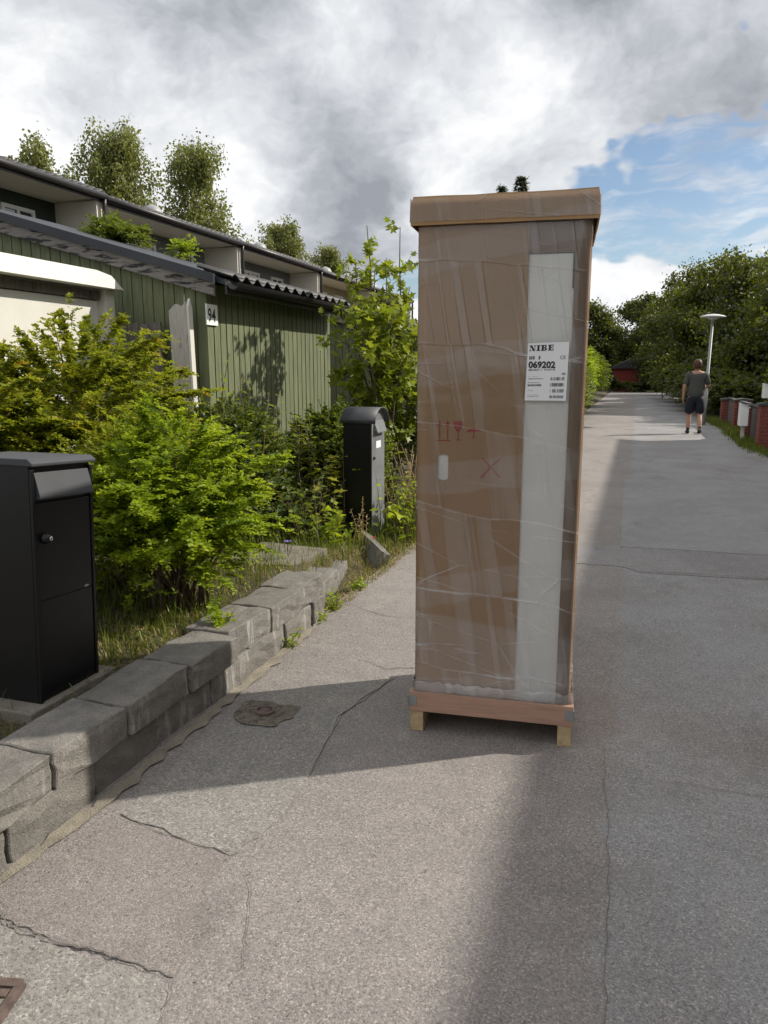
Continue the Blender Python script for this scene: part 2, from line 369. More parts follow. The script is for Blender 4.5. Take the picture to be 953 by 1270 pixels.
M['bark'] = surf('bark', (0.075, 0.06, 0.046), 0.4, 9, 0.9, 0.8, 30, stretch=(3, 3, 0.6), bdist=0.02)
M['birch_bark'] = surf('birch_bark', (0.52, 0.50, 0.46), 0.15, 6, 0.8, 0.4, 30, dark=(0.04, 0.04, 0.04), stretch=(1, 1, 5), thr=(0.56, 0.64))
M['litter'] = soil_mat('litter', (0.12, 0.105, 0.085), (0.19, 0.165, 0.125), (0.25, 0.22, 0.17))
M['stem'] = surf('stem_bark', (0.10, 0.075, 0.045), 0.35, 14, 0.85, 0.4, 60)
M['dry_stem'] = surf('dry_stem', (0.36, 0.25, 0.13), 0.3, 14, 0.85, 0.2, 60)

LG = [(0.0, (0.040, 0.066, 0.012)), (0.45, (0.085, 0.130, 0.018)), (0.8, (0.150, 0.195, 0.024)), (1.0, (0.24, 0.24, 0.028))]
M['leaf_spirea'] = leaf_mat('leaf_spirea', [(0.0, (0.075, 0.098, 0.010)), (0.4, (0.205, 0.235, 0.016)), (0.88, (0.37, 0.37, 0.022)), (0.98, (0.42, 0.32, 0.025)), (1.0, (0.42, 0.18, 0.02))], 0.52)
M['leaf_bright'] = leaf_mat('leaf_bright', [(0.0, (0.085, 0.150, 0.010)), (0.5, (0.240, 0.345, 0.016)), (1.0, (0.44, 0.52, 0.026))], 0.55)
M['leaf_mid'] = leaf_mat('leaf_mid', LG, 0.35)
M['leaf_dark'] = leaf_mat('leaf_dark', [(0.0, (0.022, 0.040, 0.010)), (0.5, (0.050, 0.080, 0.015)), (1.0, (0.105, 0.14, 0.022))], 0.28)
M['leaf_forest'] = leaf_mat('leaf_forest', [(0.0, (0.016, 0.024, 0.009)), (0.5, (0.036, 0.048, 0.013)), (0.9, (0.078, 0.088, 0.022)), (1.0, (0.12, 0.11, 0.03))], 0.30)
M['leaf_olive'] = leaf_mat('leaf_olive', [(0.0, (0.024, 0.036, 0.011)), (0.5, (0.058, 0.074, 0.017)), (0.9, (0.11, 0.122, 0.027)), (1.0, (0.16, 0.145, 0.036))], 0.32)
M['leaf_birch'] = leaf_mat('leaf_birch', [(0.0, (0.085, 0.100, 0.036)), (0.5, (0.180, 0.195, 0.070)), (1.0, (0.29, 0.29, 0.11))], 0.35)
M['leaf_maple'] = leaf_mat('leaf_maple', [(0.0, (0.08, 0.125, 0.012)), (0.5, (0.175, 0.230, 0.020)), (1.0, (0.29, 0.31, 0.028))], 0.48)
M['leaf_spruce'] = leaf_mat('leaf_spruce', [(0.0, (0.012, 0.024, 0.012)), (1.0, (0.04, 0.055, 0.022))], 0.1)
M['leaf_dry'] = leaf_mat('leaf_dry', [(0.0, (0.20, 0.15, 0.06)), (1.0, (0.42, 0.32, 0.16))], 0.3)
M['leaf_yellow'] = leaf_mat('leaf_yellow', [(0.0, (0.24, 0.26, 0.03)), (1.0, (0.36, 0.34, 0.03))], 0.45)

# ------------------------------------------------------------------ ground, path and its wear
def grid(name, xs, ys, hf, mat, kind='structure'):
    xs = np.asarray(xs); ys = np.asarray(ys); XX, YY = np.meshgrid(xs, ys); ZZ = hf(XX, YY)
    V = np.stack([XX.ravel(), YY.ravel(), ZZ.ravel()], 1); nx, ny = len(xs), len(ys)
    i = (np.arange(ny - 1)[:, None] * nx + np.arange(nx - 1)[None, :]).ravel()
    T = np.concatenate([np.stack([i, i + 1, i + nx + 1], 1), np.stack([i, i + nx + 1, i + nx], 1)])
    o = np_mesh(name, V, T, mat, None, None, True); o['kind'] = kind; return o
_ph = RNG.uniform(0, 6.28, (10, 3)); _fr = RNG.uniform(-1, 1, (10, 2))
def wav(X, Y, f):
    z = 0
    for k in range(10): z = z + np.sin((X * _fr[k, 0] + Y * _fr[k, 1]) * f * (1 + k * 0.35) + _ph[k, 0]) / (1 + k * 0.6)
    return z * 0.3
def big_disc():
    mb = MB(); mb.v = [(900 * math.cos(a), 900 * math.sin(a), -0.06) for a in [2 * math.pi * k / 64 for k in range(64)]]; mb.f = [tuple(range(64))]
    tag(mb.build('ground', M['grass_ground']), kind='structure')
big_disc()
ys = np.concatenate([np.arange(-8, 8, 0.25), np.arange(8, 57.5, 1.0)])
path = grid('path', np.arange(-1.80, 2.35, 0.15), ys, lambda X, Y: 0.0015 * wav(X, Y, 1.2), M['asphalt'])
def bed_h(X, Y):
    t = np.clip((Y - 4.0) / 2.2, 0, 1); t = t * t * (3 - 2 * t)
    h = 0.225 * (1 - t) + 0.06 * t
    e = np.clip((X + 2.10) / 0.24, 0, 1); e = e * e * (3 - 2 * e)
    return np.where(Y > 4.12, h * (1 - e) + 0.02 * wav(X, Y, 4.0) * (1 - 0.6 * e) - 0.02 * e, h + 0.022 * wav(X, Y, 4.0))
bed = grid('garden_bed', np.concatenate([np.arange(-26, -6, 1.0), np.arange(-6, -1.65, 0.1)]), np.concatenate([np.arange(-3, 9, 0.12), np.arange(9, 70, 1.0)]),
           lambda X, Y: np.where((Y < 4.12) & (X > -1.93), -0.1, bed_h(X, Y)), M['soil'])
verge = grid('verge', np.concatenate([np.arange(2.28, 4, 0.2), np.arange(4, 40, 2.0)]), np.arange(-10, 110, 1.0), lambda X, Y: 0.03 + 0.03 * wav(X, Y, 2.0) + 0.02 * np.clip(X - 2.3, 0, 3) - 0.06 * (X < 2.3), M['grass_ground'])

def jag_poly(pts, n=7, amp=0.02):
    out = []
    for i, p in enumerate(pts):
        q = pts[(i + 1) % len(pts)]
        for k in range(n):
            t = k / n; j = amp * (0.0 if k == 0 else 1.0)
            out.append((p[0] + (q[0] - p[0]) * t + random.uniform(-j, j), p[1] + (q[1] - p[1]) * t + random.uniform(-j, j)))
    return out
def patch(pts, mat, z, label, n=7, amp=0.02):
    q = jag_poly(pts, n, amp); mb = MB(); mb.prism(q, 2, z - 0.012, z)
    o = mb.build('asphalt_repair', mat, path); o['label'] = label
def strip(name, pts, w, mat, z, label=None, jag=0.012, sub=6, parent=path):
    """thin ragged ribbon lying on the asphalt (cracks, joints)"""
    P = []
    for a, c in zip(pts[:-1], pts[1:]):
        for k in range(sub):
            t = k / sub; P.append((a[0] + (c[0] - a[0]) * t + random.uniform(-jag, jag), a[1] + (c[1] - a[1]) * t + random.uniform(-jag, jag)))
    P.append(pts[-1]); v = []; f = []
    for i, p in enumerate(P):
        d = Vector(P[min(i + 1, len(P) - 1)]) - Vector(P[max(i - 1, 0)]); d.normalize(); s = Vector((-d.y, d.x))
        e = min(1.0, 0.15 + 3.0 * min(i, len(P) - 1 - i) / len(P)); ww = w * e * random.uniform(0.45, 1.2) / 2
        for sg in (-1, 1): v.append((p[0] + s.x * ww * sg, p[1] + s.y * ww * sg, z))
    for i in range(len(P) - 1): f.append((2 * i, 2 * i + 1, 2 * i + 3, 2 * i + 2))
    o = mesh(name, v, f, mat, parent)
    if label: o['label'] = label
    return o
g = lambda *pp: [tuple(PZ(*p)[:2]) for p in pp]
patch(g((150, 1010), (285, 1062), (350, 1015), (425, 885), (490, 842), (415, 845), (300, 870), (240, 925)), M['asphalt_patch'], 0.0035, 'greyer patch of asphalt below the block wall', 8, 0.012)
patch(g((-60, 1290), (-40, 1160), (0, 1150), (90, 1180), (205, 1220), (200, 1290)), M['asphalt_patch'], 0.0035, 'coarser grey asphalt around the iron cover', 8, 0.01)
patch([(-0.75, 5.92), (-0.05, 5.96), (0.1, 5.82), (2.25, 6.02), (2.25, 6.72), (0.0, 6.62), (-0.78, 6.55)], M['asphalt_dark'], 0.0042, 'dark trench repair running across the path', 10, 0.015)
patch([(-0.06, 6.66), (2.2, 6.8), (2.2, 11.4), (-0.1, 11.0)], M['asphalt_warm'], 0.0036, 'smoother warm repair strip beyond the trench', 10, 0.015)
patch(g((-30, 1130), (0, 1098), (140, 1012), (285, 1063), (250, 1110), (262, 1150), (215, 1213), (160, 1194), (75, 1170), (5, 1140)), M['asphalt_smooth'], 0.0034, 'smoother reddish asphalt patch between two cracks', 7, 0.006)
strip('crack', g((-4, 1125), (5, 1142), (30, 1157), (75, 1172), (120, 1180), (160, 1196), (215, 1215)), 0.007, M['crack'], 0.0075, 'long dark crack beside the iron cover', 0.006)
strip('crack', g((150, 1012), (200, 1035), (250, 1050), (300, 1062)), 0.004, M['crack'], 0.0072, None, 0.006)
strip('crack', g((440, 815), (480, 830), (520, 828), (560, 842)), 0.005, M['crack'], 0.005, None, 0.008)
strip('crack', g((430, 748), (470, 762), (520, 770)), 0.005, M['crack'], 0.005, None, 0.01)
strip('crack', g((300, 1062), (312, 1110), (306, 1165), (300, 1210)), 0.0025, M['crack'], 0.005, None, 0.004)
strip('crack', g((215, 1215), (212, 1240), (195, 1275)), 0.003, M['crack'], 0.0078, None, 0.004)
strip('crack', [(-0.02, 1.0), (0.01, 1.5), (0.012, 1.91), (-0.01, 2.4), (-0.03, 2.74), (-0.06, 3.2)], 0.0025, M['crack'], 0.0075, None, 0.008, 8)
strip('crack', [(-0.03, 2.72), (0.4, 2.76), (0.85, 2.74), (1.2, 2.80)], 0.0035, M['crack'], 0.005, None, 0.012, 8)
strip('crack', [(-0.05, 5.83), (0.5, 5.9), (1.4, 5.95), (2.2, 6.02)], 0.008, M['crack'], 0.0075, None, 0.01, 8)
strip('crack', [(-0.05, 6.64), (0.8, 6.68), (2.2, 6.75)], 0.008, M['crack'], 0.0078, None, 0.01, 8)
strip('seam', g((385, 960), (420, 890), (455, 862), (495, 838)), 0.012, M['seam'], 0.0078, 'pale dusty seam in the asphalt', 0.008)
# loose grit
def grit():
    n = 2600; x = RNG.uniform(-1.7, 2.1, n); y = 1.0 + RNG.random(n) ** 1.6 * 7.0; r = RNG.uniform(0.0015, 0.0042, n)
    near = RNG.random(n) < 0.35; x = np.where(near, -1.72 + np.abs(RNG.normal(0, 0.10, n)), x)
    base = np.array([[1, 0, 0], [-0.5, 0.87, 0], [-0.5, -0.87, 0], [0, 0, 1.1]])
    a = RNG.uniform(0, 6.28, n); ca, sa = np.cos(a), np.sin(a)
    V = np.zeros((n, 4, 3)); V[:, :, 0] = x[:, None] + r[:, None] * (base[:, 0] * ca[:, None] - base[:, 1] * sa[:, None])
    V[:, :, 1] = y[:, None] + r[:, None] * (base[:, 0] * sa[:, None] + base[:, 1] * ca[:, None]); V[:, :, 2] = 0.004 + r[:, None] * base[:, 2]
    T = np.array([[0, 1, 3], [1, 2, 3], [2, 0, 3]]); T = (np.arange(n) * 4)[:, None, None] + T
    o = np_mesh('grit', V.reshape(-1, 3), T.reshape(-1, 3), M['slab']); tag(o, 'loose pale grit scattered over the asphalt path', 'gravel', kind='stuff')
grit()

# iron covers
def iron_cover(c, w, d, rz):
    t = empty('iron_cover', (c[0], c[1], 0.0), rz)
    mb = MB(); mb.box(-w / 2, w / 2, -d / 2, d / 2, 0.001, 0.010); mb.build('plate', M['mortar'], t)
    fr = MB()
    for sx in (-1, 1): fr.box(sx * w / 2 - 0.012, sx * w / 2 + 0.012, -d / 2, d / 2, 0.006, 0.017)
    for sy in (-1, 1): fr.box(-w / 2, w / 2, sy * d / 2 - 0.012, sy * d / 2 + 0.012, 0.006, 0.0175)
    fr.build('rim', M['rust'], t)
    k = 0; nx = int(w / 0.036); ny = int(d / 0.036); proto = None
    for i in range(nx):
        for j in range(ny):
            if (i + j) % 5 == 0: continue
            x = -w / 2 + 0.03 + i * (w - 0.06) / max(1, nx - 1); y = -d / 2 + 0.03 + j * (d - 0.06) / max(1, ny - 1)
            if proto is None:
                proto = MB().box(-0.012, 0.012, -0.012, 0.012, 0.0, 0.007).build('stud', M['rust'], t, bevel=0.002)
                o = proto
            else:
                o = proto.copy(); COL.objects.link(o)
            o.location = (x, y, 0.009)
    return t
tag(iron_cover((-1.455, 1.10), 0.26, 0.22, R(14)), 'rusty studded iron cover sunk in the asphalt', 'manhole cover')
def sunk_valve():
    c = PZ(328, 886); t = empty('sunken_drain', (c.x, c.y, 0))
    v = []; f = []; n = 40
    for ring, (r, z) in enumerate([(0.135, 0.0075), (0.10, 0.010), (0.07, 0.0085), (0.03, 0.011)]):
        for k in range(n):
            a = 2 * math.pi * k / n; q = r * (1 + 0.07 * math.sin(3 * a + ring) + 0.06 * math.sin(7 * a + 2) + random.uniform(-0.04, 0.04)) / max(abs(math.cos(a)), abs(math.sin(a))) ** 0.5; v.append((q * math.cos(a) * 1.0, q * math.sin(a) * 0.85, z + random.uniform(-0.001, 0.002)))
    for ring in range(3):
        for k in range(n): f.append((ring * n + k, ring * n + (k + 1) % n, (ring + 1) * n + (k + 1) % n, (ring + 1) * n + k))
    f.append(tuple(3 * n + k for k in range(n)))
    mesh('soil_fill', v, f, M['litter'], t, True)
    MB().lathe([(0.045, 0.0), (0.045, 0.016), (0.034, 0.018), (0.032, 0.010)], 14).build('lid', M['rust'], t, loc=(0.0, 0.005, 0.004))
    tag(t, 'small rusty drain lid in a hole filled with brown litter', 'drain')
sunk_valve()

# ------------------------------------------------------------------ retaining wall of concrete blocks
wall = empty('retaining_wall', (-1.76, 3.0, 0)); tag(wall, 'low two course wall of rough concrete blocks holding the flower bed', 'wall')
def block(y0, y1, z0, z1, xf, depth=0.25, skew=0.0, name='block'):
    bm = bmesh.new(); bmesh.ops.create_cube(bm, size=1.0)
    bmesh.ops.subdivide_edges(bm, edges=bm.edges[:], cuts=3, use_grid_fill=True)
    sx, sy, sz = depth, y1 - y0, z1 - z0
    for v in bm.verts:
        c = v.co.copy(); corner = sum(abs(abs(q) - 0.5) < 1e-4 for q in c)
        k = 0.004 if corner == 1 else (0.0045 if corner == 2 else 0.008)
        p = Vector((c.x * sx, c.y * sy, c.z * sz))
        p -= Vector((math.copysign(1, c.x) * (abs(c.x) > 0.4), math.copysign(1, c.y) * (abs(c.y) > 0.4), math.copysign(1, c.z) * (abs(c.z) > 0.4))) * (0.0 if corner == 1 else random.uniform(0, k * 0.75))
        p += Vector((random.gauss(0, 1), random.gauss(0, 1), random.gauss(0, 1))) * 0.0028
        p.x += skew * c.y
        v.co = p
    me = bpy.data.meshes.new(name); bm.to_mesh(me); bm.free()
    o = link(name, me, M['block'], wall); o.location = (xf - depth / 2 - wall.location.x, (y0 + y1) / 2 - 3.0, (z0 + z1) / 2)
    m = o.modifiers.new('bevel', 'BEVEL'); m.width = 0.004; m.segments = 1; m.limit_method = 'ANGLE'; m.angle_limit = R(35)
up = [0.62, 1.01, 1.40, 1.80, 2.18, 2.60, 2.99, 3.395, 3.75, 4.13]
lo = [0.42, 0.81, 1.21, 1.605, 2.0, 2.39, 2.79, 3.155, 3.54, 3.935, 4.14]
for a, c in zip(lo[:-1], lo[1:]): block(a + 0.004, c - 0.004, -0.04, 0.143 + random.uniform(-0.003, 0.003), -1.755 + random.uniform(-0.012, 0.010), 0.24, random.uniform(-0.02, 0.02))
for i, (a, c) in enumerate(zip(up[:-1], up[1:])): block(a + 0.005, c - 0.005, 0.140, 0.268 + 0.006 * (i > 5) + random.uniform(-0.005, 0.007), -1.738 - 0.02 * (i > 5) + random.uniform(-0.014, 0.012), 0.25, random.uniform(-0.03, 0.03))
# single course that goes on, lower, at the end
block(4.15, 4.62, 0.02, 0.17, -1.84, 0.22, -0.06); block(4.63, 5.05, -0.02, 0.115, -1.93, 0.22, -0.07)
strip('mortar_strip', [(-1.70, 0.6), (-1.715, 1.4), (-1.70, 2.0), (-1.715, 2.6), (-1.72, 3.2), (-1.74, 3.9), (-1.77, 4.3)], 0.07, M['mortar'], 0.0082, 'pale mortar strip along the foot of the block wall', 0.008, 10, wall)
for o in list(wall.children):
    if o.name.startswith('mortar_strip'): o.location = -wall.location
def loose_block():
    bm = bmesh.new(); bmesh.ops.create_cube(bm, size=1.0); bmesh.ops.subdivide_edges(bm, edges=bm.edges[:], cuts=2, use_grid_fill=True)
    for v in bm.verts: v.co = Vector((v.co.x * 0.62, v.co.y * 0.09, v.co.z * 0.17)) + Vector((random.gauss(0, .006), random.gauss(0, .004), random.gauss(0, .005)))
    me = bpy.data.meshes.new('fallen_kerb_stone'); bm.to_mesh(me); bm.free()
    o = link('fallen_kerb_stone', me, M['block']); a = Vector(PZ(447, 672, 0.06)); c = Vector(PZ(474, 700, 0.03)); mid = (a + c) / 2
    o.location = (mid.x, mid.y, 0.055); d = c - a; o.rotation_euler = (R(-24), R(4), math.atan2(d.y, d.x))
    tag(o, 'tilted kerb stone lying before the arched grey mailbox', 'stone')
loose_block()
s1 = MB().prism(jag_poly([(-2.62, 4.35), (-2.12, 4.45), (-2.10, 4.98), (-2.66, 5.02)], 4, 0.012), 2, 0.10, 0.215).build('stone_slab', M['slab'], bevel=0.006)
tag(s1, 'flat pale stone slab on the bed behind the block wall', 'stone slab')
s2 = MB().prism(jag_poly([(-2.55, 2.02), (-2.035, 2.02), (-2.035, 2.50), (-2.55, 2.50)], 5, 0.006), 2, 0.10, 0.264).build('paving_slab', M['slab'], bevel=0.006)
tag(s2, 'grey concrete slab under the tall flat topped mailbox', 'paving slab')

# ------------------------------------------------------------------ mailboxes
def parcel_box():
    t = empty('parcel_mailbox', (-2.07, 2.10, 0.26)); t.rotation_euler = (R(-3.2), 0, R(0.5))
    w, d, h = 0.325, 0.40, 0.905           # w along Y, d along -X
    MB().box(-d, -0.004, 0.0, w, 0.0, h).build('body', M['black_metal'], t, bevel=0.003)
    lid = MB().prism([(-d - 0.006, h + 0.002), (0.022, h - 0.004), (0.022, h + 0.008), (0.0, h + 0.024), (-d - 0.006, h + 0.024)], 1, -0.010, w + 0.010)
    lid.build('top', M['roof_metal'], t, bevel=0.003)
    fr = MB()
    fr.box(-0.003, 0.010, 0.0, 0.014, 0.0, h - 0.016); fr.box(-0.003, 0.010, w - 0.014, w, 0.0, h - 0.016); fr.build('door_frame', M['black_metal'], t, bevel=0.002)
    fl = MB().prism([(0.0, h - 0.13), (0.030, h - 0.125), (0.030, h - 0.118), (0.004, h - 0.028), (0.0, h - 0.028)], 1, 0.018, w - 0.018)
    f = fl.build('letter_flap', M['roof_metal'], t, bevel=0.002)
    MB().box(-0.002, 0.006, 0.018, w - 0.018, 0.3955, h - 0.140).build('door', M['black_metal'], t, bevel=0.002)
    MB().box(-0.002, 0.006, 0.018, w - 0.018, 0.012, 0.394).build('parcel_door', M['black_metal'], t, bevel=0.002)
    k = MB(); k.v = []
    k.lathe([(0.021, 0.0), (0.021, 0.008), (0.016, 0.012), (0.014, 0.026), (0.006, 0.028)], 16)
    kn = k.build('lock', M['black_metal'], t, True); kn.location = (0.006, 0.055, h - 0.275); kn.rotation_euler = (0, R(90), 0)
    c = MB().lathe([(0.0085, 0.0), (0.0085, 0.004), (0.004, 0.005)], 12).build('key_cylinder', M['chrome'], kn, True); c.location = (0, 0.004, 0.026)
    MB().box(0.0062, 0.0075, 0.262, 0.284, 0.40, 0.408).build('screw_plate', M['galv'], t)
    tag(t, 'tall black parcel mailbox with flat grey lid and round lock on the block wall bed', 'mailbox')
parcel_box()
def arched_box():
    t = empty('arched_mailbox', (-2.13, 6.04, 0.05)); t.rotation_euler = (0, 0, R(-1))
    w, d, h = 0.335, 0.255, 1.02
    MB().box(-d, 0.0, 0.0, w, 0.0, h).build('body', M['black_metal'], t, bevel=0.003)
    n = 12; pts = [((w / 2) + (w / 2) * math.cos(math.pi * k / n), h + 0.11 * math.sin(math.pi * k / n)) for k in range(n + 1)]
    MB().prism(pts, 0, -d, 0.001).build('arch_front', M['sunlit_metal'], t)
    MB().box(0.0015, 0.006, 0.006, w - 0.006, 0.01, h).build('door', M['sunlit_metal'], t, bevel=0.002)
    outer = [((w / 2) + (w / 2 + 0.02) * math.cos(math.pi * k / n), h - 0.012 + 0.135 * math.sin(math.pi * k / n)) for k in range(n + 1)]
    inner = [((w / 2) + (w / 2 + 0.012) * math.cos(math.pi * k / n), h - 0.012 + 0.127 * math.sin(math.pi * k / n)) for k in range(n, -1, -1)]
    mb = MB(); a = outer; b_ = inner[::-1]
    for x in (-d - 0.02, 0.045):
        for p in a: mb.v.append((x, p[0], p[1]))
        for p in b_: mb.v.append((x, p[0], p[1]))
    k = n + 1
    for i in range(n):
        mb.f += [(i, i + 1, 2 * k + i + 1, 2 * k + i), (k + i, 3 * k + i, 3 * k + i + 1, k + i + 1), (i, k + i, k + i + 1, i + 1), (2 * k + i, 2 * k + i + 1, 3 * k + i + 1, 3 * k + i)]
    mb.f += [(0, 2 * k, 3 * k, k), (n, k + n, 3 * k + n, 2 * k + n)]
    mb.build('arched_roof', M['roof_metal'], t, True)
    MB().prism([(0.006, 0.95), (0.045, 0.925), (0.045, 0.933), (0.010, 1.03), (0.006, 1.03)], 1, 0.05, w - 0.05).build('letter_flap', M['sunlit_metal'], t, bevel=0.002)
    MB().box(0.006, 0.0085, 0.11, w - 0.11, 0.79, 0.85).build('name_plate', M['paper'], t)
    k = MB().lathe([(0.012, 0), (0.012, 0.014), (0.005, 0.016)], 12).build('lock', M['black_metal'], t, True); k.location = (0.006, 0.05, 0.71); k.rotation_euler = (0, R(90), 0)
    tag(t, 'narrow dark grey mailbox with arched roof standing among weeds', 'mailbox')
arched_box()

# ------------------------------------------------------------------ wrapped cardboard package on its pallet
def text_mesh(body, size, name, mat, parent, loc, bold=0.0, ax='C'):
    c = bpy.data.curves.new(name, 'FONT'); c.body = body; c.size = size; c.offset = bold; c.align_x = 'LEFT'; c.resolution_u = 3
    o = bpy.data.objects.new(name, c); COL.objects.link(o)
    me = bpy.data.meshes.new_from_object(o.evaluated_get(bpy.context.evaluated_depsgraph_get()))
    bpy.data.objects.remove(o); bpy.data.curves.remove(c)
    me.materials.clear(); q = link(name, me, mat, parent); q.location = loc; q.rotation_euler = (R(90), 0, 0); return q
def cardboard(name, base):
    m, b, p, tc = new_mat(name); v = tc.outputs['Object']
    n = b.noise(v, 3.0, 5, 0.6); c = b.ramp(n, [(0.3, tuple(q * 0.86 for q in base)), (0.7, tuple(q * 1.08 for q in base))])
    fl = b.noise(b.vmath('MULTIPLY', v, (300.0, 300.0, 3.0)), 1.0, 2, 0.5)    # flutes of the corrugated board
    c = b.mix(b.math('MULTIPLY', b.maprange(fl, 0.4, 0.7), 0.18), c, tuple(q * 0.72 for q in base))
    b.link(c, p.inputs['Base Color']); p.inputs['Roughness'].default_value = 0.8; p.inputs['Specular IOR Level'].default_value = 0.2
    b.link(b.bump(b.math('ADD', fl, b.math('MULTIPLY', b.noise(v, 5.0, 3), 2.0)), 0.12, 0.003), p.inputs['Normal']); return m
M['card'] = cardboard('cardboard', (0.38, 0.235, 0.120))
M['card_purple'] = cardboard('cardboard_inner', (0.235, 0.165, 0.118))
def film_mat():
    m = bpy.data.materials.new('stretch_film'); m.use_nodes = True; nt = m.node_tree; b = NB(nt); nt.nodes.remove(nt.nodes['Principled BSDF'])
    out = nt.nodes['Material Output']; tc = node(nt, 'ShaderNodeTexCoord'); v = tc.outputs['Object']
    x, y, z = b.sep(v)
    u = b.math('ADD', x, y)
    # diagonal winding layers
    warp = b.math('MULTIPLY', b.noise(b.comb(b.math('MULTIPLY', u, 1.6), b.math('MULTIPLY', z, 1.3), 0.0), 1.0, 3, 0.5), 0.16)
    lay = b.math('ADD', b.math('ADD', z, b.math('MULTIPLY', u, 0.13)), warp)
    band = b.math('FRACT', b.math('MULTIPLY', lay, 3.1))
    ridge = b.math('MAXIMUM', b.maprange(band, 0.975, 0.99), b.math('SUBTRACT', 1.0, b.maprange(band, 0.0, 0.018)))
    lay2 = b.math('ADD', b.math('SUBTRACT', z, b.math('MULTIPLY', u, 0.17)), warp)
    band2 = b.math('FRACT', b.math('MULTIPLY', lay2, 2.3))
    over = b.math('MULTIPLY', b.maprange(band2, 0.70, 0.72), b.math('SUBTRACT', 1.0, b.maprange(band2, 0.96, 0.985)))
    # upright stretch marks that lean a little
    sh = b.math('ADD', u, b.math('ADD', b.math('MULTIPLY', z, 0.05), b.math('MULTIPLY', b.math('FRACT', b.math('MULTIPLY', lay, 3.1)), 0.035)))
    st = b.noise(b.comb(b.math('MULTIPLY', sh, 21.0), b.math('MULTIPLY', z, 0.55), b.math('FLOOR', b.math('MULTIPLY', lay, 3.1))), 1.0, 2, 0.45)
    streak = b.maprange(st, 0.50, 0.61)
    fine = b.maprange(b.noise(b.comb(b.math('MULTIPLY', sh, 55.0), b.math('MULTIPLY', z, 1.2), 0.0), 1.0, 4, 0.6), 0.5, 0.8)
    low = b.math('SUBTRACT', 1.0, b.maprange(b.math('ADD', z, b.math('MULTIPLY', u, 0.10)), 0.44, 0.47))      # extra turns near the pallet
    wr = b.maprange(b.noise(b.comb(b.math('MULTIPLY', u, 2.2), b.math('MULTIPLY', z, 26.0), 0.0), 1.0, 4, 0.6, 0.8), 0.58, 0.72)
    vis = b.maprange(b.noise(b.comb(b.math('MULTIPLY', u, 3.0), b.math('MULTIPLY', z, 2.0), 3.0), 1.0, 3, 0.5), 0.42, 0.68)
    fac = b.math('ADD', 0.035, b.math('MULTIPLY', streak, 0.105))
    fac = b.math('ADD', fac, b.math('MULTIPLY', b.math('MULTIPLY', ridge, vis), 0.38))
    fac = b.math('ADD', fac, b.math('MULTIPLY', over, 0.085))
    fac = b.math('ADD', fac, b.math('MULTIPLY', fine, 0.04))
    fac = b.math('ADD', fac, b.math('MULTIPLY', low, b.math('ADD', 0.12, b.math('MULTIPLY', wr, 0.34))))
    crease = b.vor(b.comb(b.math('MULTIPLY', u, 2.6), b.math('MULTIPLY', b.math('ADD', z, b.math('MULTIPLY', u, 0.2)), 7.0), 0.0), 1.0, 'DISTANCE_TO_EDGE')
    cr = b.math('MULTIPLY', b.math('SUBTRACT', 1.0, b.maprange(crease, 0.004, 0.02)), vis)
    fac = b.math('ADD', fac, b.math('MULTIPLY', cr, 0.24))
    fac = b.math('MINIMUM', fac, 0.65)
    tr = node(nt, 'ShaderNodeBsdfTransparent'); df = node(nt, 'ShaderNodeBsdfDiffuse'); df.inputs[0].default_value = (0.62, 0.60, 0.60, 1)
    gl = node(nt, 'ShaderNodeBsdfGlossy'); gl.inputs['Roughness'].default_value = 0.13
    h = b.math('ADD', b.math('MULTIPLY', streak, 0.7), b.math('ADD', b.math('ADD', cr, b.math('MULTIPLY', ridge, 0.4)), b.math('MULTIPLY', b.math('MULTIPLY', wr, low), 1.2)))
    nm = b.bump(h, 0.5, 0.006)
    b.link(nm, gl.inputs['Normal']); b.link(nm, df.inputs['Normal'])
    m1 = node(nt, 'ShaderNodeMixShader'); b.link(fac, m1.inputs[0]); b.link(tr.outputs[0], m1.inputs[1]); b.link(df.outputs[0], m1.inputs[2])
    fr = node(nt, 'ShaderNodeFresnel'); fr.inputs[0].default_value = 1.38
    gf = b.math('ADD', b.math('MULTIPLY', fr.outputs[0], 0.9), 0.035)
    m2 = node(nt, 'ShaderNodeMixShader'); b.link(gf, m2.inputs[0]); b.link(m1.outputs[0], m2.inputs[1]); b.link(gl.outputs[0], m2.inputs[2])
    b.link(m2.outputs[0], out.inputs[0]); return m
M['film'] = film_mat()

